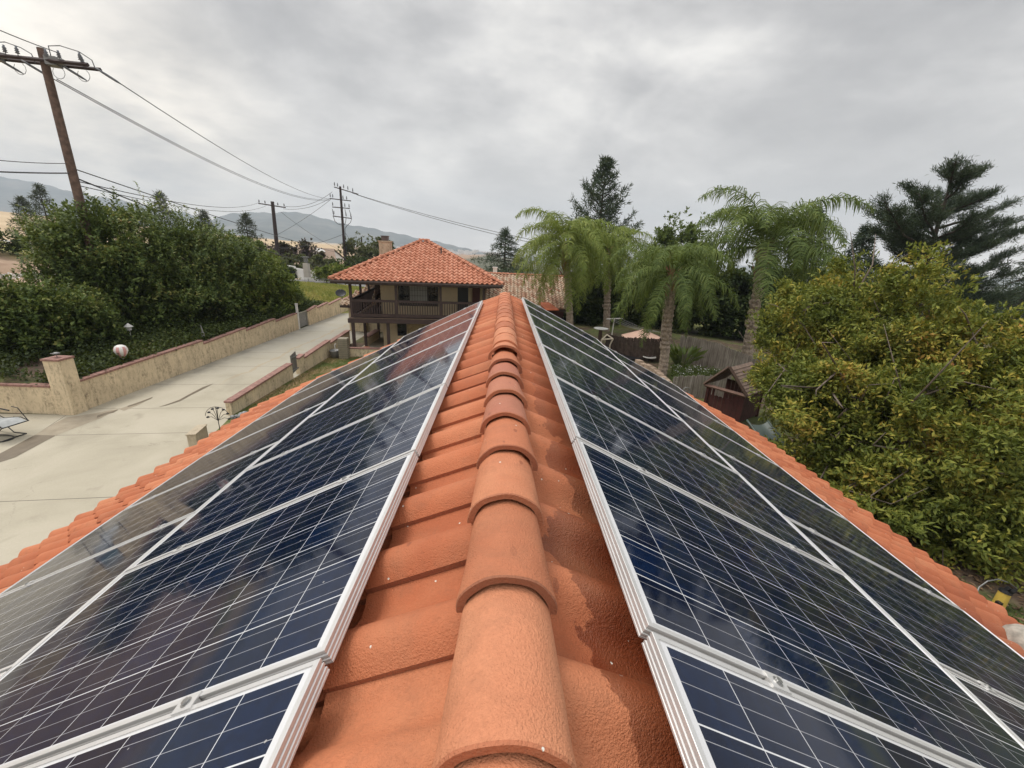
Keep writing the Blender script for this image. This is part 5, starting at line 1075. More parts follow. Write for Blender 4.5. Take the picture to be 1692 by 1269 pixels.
for i, (u, v, Yc, rr_, hh, mt, lb, nm, ct) in enumerate((
    (-8, 402, 38, 1.3, 2.2, 'lf_dark', 'dark shrub at the left photo edge in front of the white fence', 'hillside_shrub', 'shrub'),
    (460, 418, 92, 3.2, 4.6, 'lf_purple', 'purple leaved tree just right of the dark short pole', 'purple_tree', 'tree'), (502, 418, 96, 3.8, 4.8, 'lf_purple', 'purple leaved tree left of the distant dormer window', 'purple_tree', 'tree'),
    (436, 436, 80, 2.6, 2.8, 'lf_olive', 'grey green tree left of the far gate pier', 'olive_tree', 'tree'), (480, 434, 84, 2.8, 3.0, 'lf_olive', 'grey green tree behind the clipped hedge', 'olive_tree', 'tree'), (536, 438, 82, 3.0, 3.2, 'lf_olive', 'grey green tree right of the far gate pier', 'olive_tree', 'tree'),
    (556, 452, 64, 1.9, 2.6, 'lf_lime', 'light green shrub at the left eave of the balcony house', 'roadside_shrub', 'shrub'), (540, 452, 70, 1.7, 1.9, 'lf_lime', 'light green shrub beside the road, left of the twin-arm pole foot', 'roadside_shrub', 'shrub'),
    (598, 412, 88, 3.4, 5.6, 'lf_olive', 'rounded tree left of the chimney', 'round_tree', 'tree'), (622, 416, 92, 3.2, 5.4, 'lf_olive', 'rounded tree directly behind the chimney', 'round_tree', 'tree'),
    (590, 436, 80, 3.0, 2.6, 'lf_dark', 'low dark shrub behind the left slope of the hip roof', 'roadside_shrub', 'shrub'), (420, 425, 58, 2.6, 3.2, 'lf_bush', 'dark tree behind the yellow green bush', 'dark_tree', 'tree'), (365, 402, 52, 3.0, 3.3, 'lf_bush', 'dark tree on the skyline right of the huge bush', 'dark_tree', 'tree'), (395, 412, 55, 2.8, 3.0, 'lf_bush', 'dark tree below the bushy brownish conifer', 'dark_tree', 'tree'))):
    q = at(u, v, Yc); zb = float(hT(q.x, q.y)); zc = max(q.z, zb + hh * 0.45)
    broadleaf(nm, lb, ct, (q.x, q.y, zb - 0.3), [(q.x, q.y, zc, rr_, rr_, hh * 0.5), (q.x + rr_ * 0.6, q.y, zc - hh * 0.1, rr_ * 0.7, rr_, hh * 0.4), (q.x - rr_ * 0.6, q.y, zc - hh * 0.08, rr_ * 0.7, rr_, hh * 0.42)], 700, 6, 0.0045 * Yc + 0.06, 0.0032 * Yc, M[mt], 120 + i, 0.12, gap=0.2)
q = at(468, 449, 78); zb = float(hT(q.x, q.y)); broadleaf('clipped_hedge', 'long clipped dark hedge beside the far gate pier', 'hedge', (q.x, q.y, zb - 0.2), [(q.x - 2.0, q.y + 0.6, zb + 1.0, 2.2, 1.0, 1.1), (q.x, q.y, zb + 0.9, 2.2, 1.0, 1.0), (q.x + 2, q.y - 0.6, zb + 0.8, 2.2, 1.0, 0.9)], 900, 6, 0.35, 0.22, M['lf_dark'], 150, 0.08, gap=0.0)

# ------------------------------------------------------------------ mountains
sil = [(-5200, 300), (-4300, 330), (-3294, 318), (-3145, 307), (-2963, 276), (-2819, 239), (-2553, 214), (-2328, 169), (-2172, 161), (-2002, 111), (-1854, 160), (-1731, 176), (-1571, 176), (-1489, 191), (-1329, 183), (-1132, 135), (-889, 107), (-561, 55), (-353, 24), (-163, -16), (27, -30), (400, -60)]
sx = np.array([p[0] for p in sil]); sz = np.array([p[1] for p in sil]) + 6.4
mx_ = np.linspace(-5200, 400, 420); dy = np.linspace(-1500, 700, 60); V = []
rg = np.random.default_rng(9); ph = rg.random(60) * 10
def fbm(x, y):
    r = np.zeros_like(x); a, f_ = 1.0, 1 / 420.0
    for i in range(6):
        r += a * (1 - np.abs(np.sin(x * f_ + ph[i] + 1.3 * np.sin(y * f_ * 0.8 + ph[i + 6]))) * 1.6) * np.cos(y * f_ * 0.9 + ph[i + 12]); a *= 0.52; f_ *= 1.95
    return r
XX, DD = np.meshgrid(mx_, dy, indexing='ij'); top_ = np.interp(XX, sx, sz) + 20 * 0.25 * np.sin(XX / 60) * np.sin(XX / 23)
prof_ = np.where(DD < 0, np.clip(1 + DD / 1500, 0, 1) ** 1.25, np.clip(1 - DD / 700, 0, 1)); ZZ = -60 + (top_ + 60) * prof_ + 34 * fbm(XX, DD) * np.clip(-DD / 500, 0, 1) * prof_ ** 0.5 * np.clip(1 - np.abs(DD + 750) / 900, 0, 1)
sc_ = (3000 + DD) / 3000; V = np.stack([(XX * (0.35 + 0.65 * sc_)).ravel(), (3000 + DD).ravel(), ZZ.ravel()], 1); a_, b_ = XX.shape
F = np.array([(i * b_ + j, (i + 1) * b_ + j, (i + 1) * b_ + j + 1, i * b_ + j + 1) for i in range(a_ - 1) for j in range(b_ - 1)])
m, g, b = newmat('mountain_scrub'); P = geopos(g)
c = g.ramp(g.noise(P, 0.006, 8, 0.7), [(0.35, (0.05, 0.062, 0.055)), (0.5, (0.095, 0.105, 0.09)), (0.65, (0.19, 0.18, 0.15))]); setin(g, b, color=c, rough=1.0); M['mountain'] = m
tag(fastmesh('mountains', V, F, m, None, True), kind='structure')
# pale specks of the far town at the foot of the range
town = MB(); rg = random.Random(6)
for i in range(150):
    x_ = rg.uniform(-900, -120); y_ = rg.uniform(1500, 1900); z_ = -16 + (y_ - 1500) * 0.045; s_ = rg.uniform(6, 15); town.box((x_, y_, z_ + 2), (s_ * 1.6, s_, 6), rg.random())
tag(town.build('far_town', M['white_paint']), 'scatter of tiny pale buildings at the foot of the hazy hills', 'buildings', kind='stuff')

# ------------------------------------------------------------------ utility poles and wires
def pole(label, base, topz, r, mat, lean=(0, 0)):
    root = empty('utility_pole', base); tag(root, label, 'utility pole'); mb = MB(); b = Vector(base); t = Vector((base[0] + lean[0], base[1] + lean[1], topz))
    mb.tube([b - Vector((0, 0, 0.3)), b.lerp(t, 0.5), t], [r * 1.2, r, r * 0.82], 14); o = wb(mb, 'pole', mat, root, False); smooth_by_angle(o, 50); return root, t
def insulator(c, r=0.06, h=0.22):
    mb = MB(); mb.lathe(c, [(0.015, 0), (0.015, h * 0.2), (r, h * 0.22), (r * 0.5, h * 0.38), (r, h * 0.45), (r * 0.5, h * 0.6), (r * 0.9, h * 0.68), (r * 0.4, h * 0.85), (r * 0.5, h), (0, h)], 8); return mb
M['insul'] = simple('insulator_porcelain', (0.16, 0.17, 0.19), 0.3, 0, 0.2)
P1b = at(133, 345, 22); g1 = float(hT(P1b.x, 22)); P1t = at(68, 80, 22)
p1, _ = pole('leaning looking brown timber pole with heavy crossarm, nearest pole at the left', (P1b.x, 22, g1), P1t.z, 0.185, M['pole_wood'], (P1t.x - P1b.x, 0))
aR, aL = at(156, 111, 21.6), at(-14, 93, 22.4); ad = (aR - aL).normalized(); an = ad.cross(Vector((0, 0, 1))).normalized()
for sg in (-1, 1):
    mb = MB(); off = an * 0.25 * sg; mb.tube([aL + off, aR + off], 0.075, 4); wb(mb, 'crossarm', M['pole_dark'], p1)
for t in (0.10, 0.22, 0.34, 0.62, 0.74, 0.84, 0.94):
    c = aL.lerp(aR, t) + an * 0.25 * (1 if int(t * 100) % 4 else -1) + Vector((0, 0, 0.07)); wb(insulator(c, 0.085, 0.34), 'insulator', M['insul'], p1, True)
mb = MB(); 
for a_, b_, h_ in ((0.08, 0.40, 0.55), (0.60, 0.98, 0.62)):
    A_, B_ = aL.lerp(aR, a_), aL.lerp(aR, b_); mb.tube([A_ + Vector((0, 0, 0.2)), A_ + Vector((0, 0, h_)), A_.lerp(B_, 0.3) + Vector((0, 0, h_ + 0.05)), A_.lerp(B_, 0.75) + Vector((0, 0, h_ - 0.1)), B_ + Vector((0.05, 0, 0.25)), B_ + Vector((0.12, 0, -0.1))], 0.02, 5)
for t in (0.28, 0.66, 0.9):
    A_ = aL.lerp(aR, t); mb.tube([A_ + Vector((0.26 * math.cos(x_) - 0.1, 0, -0.35 + 0.24 * math.sin(x_))) for x_ in np.linspace(2.4, 7.2, 9)], 0.012, 4)
wb(mb, 'jumper_wires', M['wire'], p1)
for t in (0.02, 0.28, 0.66, 1.0):
    A_ = aL.lerp(aR, t); e = A_ + Vector((0.62, 0.5, -0.45)); mb = MB(); mb.tube([A_, A_.lerp(e, 0.25), A_.lerp(e, 0.5), A_.lerp(e, 0.8), e], [0.02, 0.05, 0.055, 0.05, 0.02], 7); wb(mb, 'strain_insulator', M['insul'], p1, True)
for t in (0.05, 0.62):
    A_ = aL.lerp(aR, t); mb = MB(); mb.box((A_.x, A_.y - 0.05, A_.z + 0.02), (0.42, 0.42, 0.34), 0.3); mb.box((A_.x + 0.35, A_.y - 0.1, A_.z + 0.02), (0.3, 0.16, 0.2), 0.3); wb(mb, 'switch_box', M['grey'], p1)
P2b, P2t = at(461, 443, 85), at(450, 333, 85); g2 = float(hT(P2b.x, 85))
p2, _ = pole('dark short pole with one crossarm, middle of the three poles', (P2b.x, 85, g2 - 0.5), P2t.z, 0.36, M['pole_dark'], (P2t.x - P2b.x, 0))
mb = MB(); q0, q1 = at(427, 336, 85), at(472, 343, 85); mb.tube([q0, q1], 0.10, 4); wb(mb, 'crossarm', M['pole_dark'], p2)
for t in (0.03, 0.25, 0.72, 0.95): wb(insulator(q0.lerp(q1, t) + Vector((0, 0, 0.08)), 0.14, 0.6), 'insulator', M['insul'], p2, True)
P3b, P3t = at(571, 442, 85), at(562, 308, 85); g3 = float(hT(P3b.x, 85))
p3, _ = pole('tall thin pole with four crossarms and looping cables beside the hip roof', (P3b.x, 85, g3 - 0.5), P3t.z, 0.24, M['pole_dark'], (P3t.x - P3b.x, 0))
arms = [((552, 309), (592, 321)), ((545, 328), (580, 332)), ((549, 342), (578, 344.5)), ((550, 357), (581, 361))]
for (a_, b_) in arms:
    mb = MB(); mb.tube([at(*a_, 85), at(*b_, 85)], 0.085, 4); wb(mb, 'crossarm', M['pole_dark'], p3)
for (u, v) in ((553, 308), (558, 309.5), (568, 312), (575, 314.5), (583, 318), (546, 327), (550, 327.5), (567, 330), (573, 331), (550, 341), (570, 343), (577, 344), (552, 355), (572, 358), (580, 360)):
    wb(insulator(at(u, v, 84.9), 0.13, 0.75), 'insulator', M['insul'], p3, True)
mb = MB()
for pts in ([(549, 345), (550, 352), (552, 357)], [(570, 346), (571, 352), (572, 358)], [(577, 347), (579, 353), (581, 360)], [(551, 358), (553, 365), (558, 370), (565, 372)], [(572, 360), (571, 367), (569, 372)], [(581, 362), (579, 368), (573, 373), (570, 378)], [(570, 378), (572, 400), (574, 440)]):
    mb.tube([at(u, v, 84.8) for u, v in pts], 0.05, 4)
wb(mb, 'cable_loops', M['wire'], p3)
def wire(label, A_, B_, sag, r, n=24):
    A_, B_ = Vector(A_), Vector(B_); mb = MB(); mb.tube([A_.lerp(B_, t) - Vector((0, 0, 4 * sag * t * (1 - t))) for t in np.linspace(0, 1, n)], r, 5)
    o = mb.build('overhead_wire', M['wire']); tag(o, label, 'wire', 'overhead wires'); return o
wire('uppermost wire running from the right tip of the near crossarm to the four-arm pole', aR + Vector((0.62, 0.5, -0.45)), at(556, 329, 85), 1.3, 0.022)
wire('middle wire from below the near crossarm to the four-arm pole', at(94, 131, 21.8), at(548, 329, 85), 1.6, 0.022)
wire('lower of the wire pair running from the near crossarm to the four-arm pole', aL.lerp(aR, 0.28) + Vector((0.62, 0.5, -0.45)), at(545, 331, 85), 1.6, 0.022)
wire('wire leaving the near pole towards the upper left corner', at(93, 86, 21.6), at(-260, -70, 11), 0.1, 0.018)
wire('thin upper cable leaving the near pole to the left edge', at(114.5, 270, 22), at(-260, 225, 14), 0.2, 0.016)
wire('thick lower cable leaving the near pole to the left edge', at(118.5, 286, 22), at(-260, 265, 14), 0.1, 0.030)
wire('thin cable running from the near pole down to the far house', at(116.5, 277, 22), at(600, 425, 100), 0.6, 0.028)
wire('thick cable running from the near pole past the dark short pole', at(120, 292, 22), at(570, 445, 85), 0.9, 0.036)
wire('faint high wire between the near pole and the left end of the short pole crossarm', at(121.5, 298, 22), at(427, 335, 85), 1.0, 0.024)
wire('faint wire meeting the right end of the short pole crossarm from the left', at(123, 305, 22), at(440, 340, 85), 1.1, 0.022)
wire('upper short wire linking the dark short pole to the four-arm pole', at(471, 341, 85), at(549, 317, 85), 0.9, 0.034)
wire('lower short wire linking the dark short pole to the four-arm pole', at(468, 345, 85), at(545, 328, 85), 0.7, 0.034)
wire('slanting wire crossing in front of the hills between the two far poles', at(458, 388, 85), at(546, 330, 85), 0.3, 0.03)
wire('wire falling from the dark short pole towards the dormer house', at(464, 350, 85), at(560, 412, 110), 0.6, 0.03)
wire('level service wire between the two far poles', at(462, 410, 85), at(567, 387, 85), 0.6, 0.035)
wire('right-hand twin wire from the four-arm pole, upper', at(582, 319, 85), at(1120, 440, 60), 1.0, 0.040)
wire('right-hand twin wire from the four-arm pole, lower', at(590, 322, 85), at(1120, 446, 60), 1.1, 0.040)
wire('guy wire slanting down from the four-arm pole behind the hip roof', at(571, 385, 85), at(600, 432, 84), 0.0, 0.03)
# one more bare pole behind the chimney trees
q = at(597, 391, 100); mb = MB(); mb.tube([(q.x, q.y, 0), (q.x, q.y, q.z)], [0.2, 0.15], 8); tag(mb.build('utility_pole', M['pole_dark']), 'bare thin pole standing in the trees left of the chimney', 'utility pole')

# ------------------------------------------------------------------ far houses and fences on the left
M['far_roof'] = simple('brown_shingle', (0.235, 0.165, 0.12), 0.9, 0, 0.15, 1.0); M['far_wall'] = simple('far_wall', (0.50, 0.46, 0.40), 0.8, 0, 0.1, 1.0)
fh = empty('dormer_house', at(500, 428, 112)); tag(fh, 'distant tan roofed house with a small white dormer beyond the road', 'house')
A_, B_ = at(436, 405, 116), at(552, 411, 116); C_, D_ = at(556, 431, 108), at(430, 426, 108)
mb = MB(); mb.add([A_, B_, C_, D_], [(0, 3, 2, 1)]); mb.add([A_ - Vector((0, 0, 0.2)), B_ - Vector((0, 0, 0.2)), C_ - Vector((0, 0, 0.2)), D_ - Vector((0, 0, 0.2))], [(0, 1, 2, 3)]); B2 = B_ + Vector((0, 8, -2.8)); A2 = A_ + Vector((0, 8, -2.8)); mb.add([A_, B_, B2, A2], [(0, 1, 2, 3)]); wb(mb, 'roof', M['far_roof'], fh)
mb = MB(); zc = C_.z - 0.1; mb.add([C_ + Vector((-0.3, 0.4, -4)), C_ + Vector((-0.3, 0.4, 0)), B_ + Vector((-0.3, 0, -0.3)), B2 + Vector((-0.3, 0, -0.2)), B2 + Vector((-0.3, 0, -4))], [(0, 1, 2, 3, 4)]); mb.add([D_ + Vector((0, 0.4, -4)), D_ + Vector((0, 0.4, -0.1)), C_ + Vector((-0.3, 0.4, -0.1)), C_ + Vector((-0.3, 0.4, -4))], [(0, 1, 2, 3)]); wb(mb, 'wall', M['far_wall'], fh)
q = at(524.5, 419, 110.5); mb = MB(); mb.box((q.x, q.y, q.z - 0.1), (1.3, 2.2, 1.3)); mb.add([(q.x - 0.9, q.y - 1.25, q.z + 0.5), (q.x + 0.9, q.y - 1.25, q.z + 0.5), (q.x, q.y - 1.25, q.z + 1.25), (q.x - 0.9, q.y + 3, q.z + 0.5), (q.x + 0.9, q.y + 3, q.z + 0.5), (q.x, q.y + 3, q.z + 1.25)], [(0, 1, 2), (0, 2, 5, 3), (1, 4, 5, 2)]); dm = wb(mb, 'dormer', M['white_paint'], fh)
mb = MB(); mb.box((q.x, q.y - 1.28, q.z + 0.05), (0.5, 0.04, 0.6)); wb(mb, 'window', M['glass_dark'], dm)
f2 = empty('hillside_house', at(350, 395, 95)); tag(f2, 'low grey roofed house peeping over the huge bush', 'house')
mb = MB(); E_ = [at(318, 396, 93), at(392, 399, 93), at(386, 391, 97), at(330, 389, 97)]; mb.add(E_, [(0, 1, 2, 3)]); mb.add([E_[3], E_[2], E_[2] + Vector((0, 4, -1.6)), E_[3] + Vector((0, 4, -1.6))], [(0, 1, 2, 3)]); wb(mb, 'roof', simple('grey_shingle', (0.30, 0.26, 0.22), 0.9), f2)
mb = MB(); mb.box(((E_[0].x + E_[1].x) / 2, 96, E_[0].z - 1.6), ((E_[1] - E_[0]).length - 0.6, 5, 3.1)); wb(mb, 'wall', M['far_wall'], f2)
for i, (u, v) in enumerate(((333, 397), (352, 397.5), (370, 398))):
    q = at(u, v, 92.6); mb = MB(); mb.add([(q.x - 1.2, q.y, q.z), (q.x + 1.2, q.y, q.z), (q.x, q.y, q.z + 0.9), (q.x, q.y + 4, q.z + 0.9)], [(0, 1, 2), (0, 2, 3), (1, 3, 2)]); wb(mb, 'gable', M['far_wall'], f2)
fn = empty('ranch_fence', at(50, 400, 40)); tag(fn, 'white three rail ranch fence on the brown slope at the left edge', 'fence')
P0, P1_ = at(-40, 399, 40), at(122, 415, 40)
for i in range(10):
    q = P0.lerp(P1_, i / 9); zz0 = float(hT(q.x, q.y)); mb = MB(); mb.box((q.x, q.y, (q.z + 0.42 + min(zz0, q.z - 0.6)) / 2), (0.13, 0.13, q.z + 0.42 - min(zz0, q.z - 0.6))); wb(mb, 'post', M['white_paint'], fn)
for dz in (0.30, 0.0, -0.30):
    mb = MB(); mb.tube([P0 + Vector((0, -0.07, dz)), P1_ + Vector((0, -0.07, dz))], 0.055, 4); wb(mb, 'rail', M['white_paint'], fn)
gp = empty('gate_pier', at(508, 455, 72)); tag(gp, 'pale stone gate pier with a lamp top across the road', 'pier'); q = at(508, 456, 72); mb = MB(); mb.box((q.x, q.y, q.z + 0.95), (0.8, 0.8, 2.3)); wb(mb, 'shaft', M['far_wall'], gp); mb = MB(); mb.box((q.x, q.y, q.z + 2.6), (0.5, 0.5, 0.75)); mb.box((q.x, q.y, q.z + 3.05), (0.85, 0.85, 0.15)); wb(mb, 'lamp', M['grey'], gp)
fw = empty('roadside_wall', at(500, 450, 76)); tag(fw, 'white painted wall curving behind the far gate pier', 'wall')
mb = MB(); pts = [at(u, v, Y_) for u, v, Y_ in ((466, 443, 84), (488, 449, 78), (503, 455, 74.5), (525, 455, 73.5), (550, 457, 73))]
for a_, b_ in zip(pts[:-1], pts[1:]):
    c = (a_ + b_) / 2; mb.box((c.x, c.y, c.z - 0.1), ((b_ - a_).length, 0.3, 1.9), math.atan2(b_.y - a_.y, b_.x - a_.x))
wb(mb, 'wall', M['white_paint'], fw)
wf_ = MB(); 
for i in range(9):
    q = Vector((-30 + i * 2.2, 60.5, 0)); z_ = float(hT(q.x, q.y)); wf_.cyl((q.x, q.y, z_), 0.05, 1.2, 6)
for dz in (0.3, 0.7, 1.1): wf_.tube([(-30 + i * 2.2, 60.5, float(hT(-30 + i * 2.2, 60.5)) + dz) for i in range(9)], 0.02, 4)
tag(wf_.build('wire_fence', M['grey']), 'thin wire fence along the top of the grass bank', 'fence')
rng = np.random.default_rng(14); n = 260; q0, q1 = at(-10, 458, 24), at(78, 456, 24); t = rng.random(n); C = np.array([tuple(q0.lerp(q1, x_)) for x_ in t]) + rng.normal(size=(n, 3)) * [0.2, 0.3, 0.05]; V, F = rosettes(rng, C, np.tile([[0, 0, 1.0]], (n, 1)), 6, 0.10, 0.08, 1.4, 0.4, 0.06)
tag(fastmesh('white_blossom', V, F, M['white_paint']), 'line of white blossom on the brown slope above the rounded bush', 'flowers', kind='stuff')

# ------------------------------------------------------------------ right-hand yard
m, g, b = newmat('reed_screen'); P = geopos(g); px, py, pz = g.xyz(P)
f_ = g.noise(g.vec(g.m('MULTIPLY', px, 16.0), g.m('MULTIPLY', py, 16.0), g.m('MULTIPLY', pz, 0.8)), 1.0, 4, 0.7)
setin(g, b, color=g.ramp(g.m('ADD', g.m('MULTIPLY', f_, 0.75), g.m('MULTIPLY', g.noise(P, 1.2, 4), 0.25)), [(0.32, (0.075, 0.055, 0.042)), (0.5, (0.24, 0.205, 0.17)), (0.66, (0.42, 0.38, 0.33))]), rough=0.9); M['reed'] = m
M['reed_dark'] = simple('dark_bamboo', (0.075, 0.050, 0.038), 0.85, 0, 0.5, 5, 0.5, 25)
def reed_fence(label, pts, mat, step=0.055, rails=True):
    root = empty('reed_fence', atz(pts[0][0], pts[0][1], 0)); tag(root, label, 'fence'); W_ = []
    for u, vb, vt in pts: b_ = atz(u, vb, 0.0); W_.append((b_, at(u, vt, b_.y).z))
    mb = MB(); rg = random.Random(7)
    for (a_, za), (b_, zb) in zip(W_[:-1], W_[1:]):
        L = (b_ - a_).length; n = max(2, int(L / step)); an_ = math.atan2(b_.y - a_.y, b_.x - a_.x)
        for i in range(n):
            t = (i + 0.5) / n; p = a_.lerp(b_, t); h = za + (zb - za) * t + rg.uniform(-0.05, 0.04); mb.box((p.x, p.y + rg.uniform(-0.012, 0.012), h / 2), (L / n * rg.uniform(0.72, 0.98), 0.03, h), an_ + rg.uniform(-0.05, 0.05))
    wb(mb, 'reeds', mat, root); mb = MB()
    for (a_, za), (b_, zb) in zip(W_[:-1], W_[1:]):
        for f_ in (0.3, 0.82): mb.tube([a_ + Vector((0, 0.05, za * f_)), b_ + Vector((0, 0.05, zb * f_))], 0.03, 5)
    wb(mb, 'rail', mat, root); return root
reed_fence('curved grey reed fence stepping down behind the playhouse', [(1118, 596, 553), (1150, 603, 560), (1180, 612, 567), (1205, 620, 578), (1238, 626, 589), (1262, 632, 596)], M['reed'])
reed_fence('dark bamboo fence below the pink parasol', [(1000, 573, 552), (1030, 590, 557), (1060, 596, 558), (1100, 598, 560)], M['reed_dark'], 0.09)
reed_fence('low upright stick fence in front of the flower bed', [(1108, 652, 622), (1150, 656, 620), (1200, 662, 620)], M['reed'], 0.07)
M['canvas'] = simple('pink_canvas', (0.72, 0.47, 0.36), 0.8, 0, 0.06, 2)
q = at(1063, 544, 31.5); pr = empty('parasol', (q.x, q.y, 0)); tag(pr, 'pale pink garden parasol open behind the dark bamboo fence', 'parasol'); mb = MB(); n = 8; ap = Vector((q.x, q.y, q.z)); rim = [ap + Vector((1.62 * math.cos(2 * PI * k / n + 0.3), 1.62 * math.sin(2 * PI * k / n + 0.3), -0.62)) for k in range(n)]
mb.add([ap] + rim + [p - Vector((0, 0, 0.10)) for p in rim] + [ap - Vector((0, 0, 0.05))], [(0, 1 + k, 1 + (k + 1) % n) for k in range(n)] + [(1 + k, 1 + n + k, 1 + n + (k + 1) % n, 1 + (k + 1) % n) for k in range(n)] + [(1 + 2 * n, 1 + n + (k + 1) % n, 1 + n + k) for k in range(n)]); wb(mb, 'canopy', M['canvas'], pr)
mb = MB(); mb.tube([(q.x, q.y, 0), (q.x, q.y, q.z)], 0.03, 8); wb(mb, 'pole', M['black'], pr)
mb = MB(); mb.lathe((q.x, q.y, q.z - 0.1), [(0.22, 0), (0.14, 0.1), (0.0, 0.17)], 8); wb(mb, 'vent_cap', M['canvas'], pr)
cl_ = empty('clothes_line', atz(1011, 552, 0)); b_ = at(1011, 552, 33); t_ = at(1015, 527, 33); tag(cl_, 'white T-shaped clothes line post with wires behind the parasol', 'clothes line')
mb = MB(); mb.tube([(b_.x, 33, 0), t_], 0.045, 6); mb.tube([at(1002, 527, 33), at(1029, 526, 33)], 0.04, 6); wb(mb, 'post', M['white_paint'], cl_); mb = MB()
for k in range(4): mb.tube([at(1003 + k * 8, 527, 33), (at(1003 + k * 8, 527, 33) + at(1075 + k * 5, 549, 31)) / 2 - Vector((0, 0, 0.12)), at(1075 + k * 5, 549, 31)], 0.014, 4)
wb(mb, 'line', M['grey'], cl_)
def bowl_table(label, name, u, v, Y_, r, legs, matl):
    q = at(u, v, Y_); root = empty(name, (q.x, q.y, 0)); tag(root, label, 'bird bath'); mb = MB(); mb.lathe((q.x, q.y, q.z), [(0, -0.10), (r * 0.5, -0.08), (r, 0.0), (r, 0.035), (r * 0.9, 0.02), (0, -0.04)], 22); wb(mb, 'basin', M['white_paint'], root, True)
    mb = MB()
    if legs: 
        for k in range(3): mb.tube([(q.x + 0.25 * math.cos(k * 2.1), q.y + 0.25 * math.sin(k * 2.1), 0), (q.x + 0.1 * math.cos(k * 2.1), q.y + 0.1 * math.sin(k * 2.1), q.z - 0.07)], 0.025, 5)
    else: mb.tube([(q.x, q.y, 0), (q.x, q.y, q.z - 0.08)], [0.16, 0.13], 8)
    wb(mb, 'stand', matl, root)
bowl_table('white round bird bath on a brown post beyond the right panels', 'bird_bath', 993, 543, 29, 0.52, False, M['brown_board'])
bowl_table('white oval basin on thin black legs in front of the bamboo fence', 'basin_stand', 1073, 590, 25.5, 0.42, True, M['black'])
q = at(1044, 590, 26); tb = empty('garden_table', (q.x, q.y, 0)); tag(tb, 'dark oval metal table left of the white basin', 'table'); mb = MB(); mb.lathe((q.x, q.y, q.z), [(0, 0), (0.72, 0), (0.74, 0.03), (0, 0.04)], 20); wb(mb, 'table_top', M['black'], tb)
for k in range(4): mb = MB(); mb.tube([(q.x + 0.5 * math.cos(k * 1.57 + .7), q.y + 0.5 * math.sin(k * 1.57 + .7), 0), (q.x + 0.4 * math.cos(k * 1.57 + .7), q.y + 0.4 * math.sin(k * 1.57 + .7), q.z)], 0.02, 5); wb(mb, 'leg', M['black'], tb)
sw = empty('swing_frame', atz(1003, 575, 0)); tag(sw, 'cream painted triangular wooden frame at the far edge of the right panels', 'swing frame'); mb = MB(); K = [at(994, 561, 27), at(1003, 553, 27.3), at(1013, 560, 27), at(1008, 570, 27)]
for a_, b_ in ((0, 1), (1, 2), (2, 0), (2, 3)): mb.tube([K[a_], K[b_]], 0.05, 4)
mb.tube([K[0], (K[0].x, K[0].y, 0)], 0.05, 4); mb.tube([K[3], (K[3].x, K[3].y, 0)], 0.05, 4); wb(mb, 'frame', simple('cream_paint', (0.55, 0.47, 0.36), 0.6), sw)
# strelitzia clump
rng = np.random.default_rng(17); q = atz(1126, 606, 0); n = 70; th = rng.random(n) * 2 * PI; root = empty('broad_leaved_clump', (q.x, q.y, 0)); tag(root, 'spiky clump of paddle shaped leaves right of the shaggy palm trunk', 'plant')
Pb = np.stack([q.x + 0.3 * np.cos(th), q.y + 0.3 * np.sin(th), np.zeros(n)], 1); Dd = norm(np.stack([np.cos(th) * rng.uniform(0.1, 0.9, n), np.sin(th) * rng.uniform(0.1, 0.9, n), np.ones(n)], 1)); Lh = rng.uniform(0.5, 1.1, n)[:, None]; mb = MB()
for i in range(n): mb.tube([tuple(Pb[i]), tuple(Pb[i] + Dd[i] * Lh[i])], 0.015, 4, cap=False)
wb(mb, 'stem', M['lf_mid'], root); V, F = leaf_quads(Pb + Dd * Lh, norm(Dd + np.stack([np.cos(th), np.sin(th), 0 * th], 1) * 0.55), norm(rng.normal(size=(n, 3)) + [0, 0, 1]), rng.uniform(0.55, 0.85, n), 0.20); fastmesh('leaves', V, F, M['lf_mid'], root)
# raised stone edge and flower bed
M['stone'] = simple('pinkish_stone', (0.46, 0.34, 0.25), 0.85, 0, 0.25, 4); rs = empty('stone_edging', atz(1095, 632, 0)); tag(rs, 'pinkish stone block edging of the raised bed by the shaggy palm', 'edging'); pts = [atz(1052, 602, 0), atz(1082, 618, 0), atz(1104, 640, 0), atz(1112, 648, 0)]; mb = MB(); k = 0; rg = random.Random(2)
for a_, b_ in zip(pts[:-1], pts[1:]):
    m_ = max(1, int((b_ - a_).length / 0.5))
    for i in range(m_): c = a_.lerp(b_, (i + 0.5) / m_); hh_ = rg.uniform(0.26, 0.34); mb.box((c.x, c.y, hh_ / 2), (0.47, 0.32, hh_), math.atan2(b_.y - a_.y, b_.x - a_.x) + rg.uniform(-0.08, 0.08))
wb(mb, 'stones', M['stone'], rs)
rng = np.random.default_rng(18); n = 900; A_, B_, C_ = atz(1112, 645, 0), atz(1190, 622, 0), atz(1110, 612, 0); w_ = rng.dirichlet([1, 1, 1], n); C = w_ @ np.array([tuple(A_), tuple(B_), tuple(C_)]); C[:, 2] = 0.1 + rng.random(n) * 0.25
V, F = rosettes(rng, C, np.tile([[0, 0, 1.0]], (n, 1)), 6, 0.12, 0.07, 1.3, 0.5, 0.12); tag(fastmesh('bed_planting', V, F, M['lf_mid']), 'low leafy planting in the raised bed beside the stick fence', 'plants', kind='stuff')
V, F = rosettes(rng, C[:90] + [0, 0, 0.1], np.tile([[0, 0, 1.0]], (90, 1)), 5, 0.07, 0.06, 1.3, 0.5, 0.08); tag(fastmesh('white_flowers', V, F, M['white_paint']), 'small white flowers among the raised bed planting', 'flowers', kind='stuff')
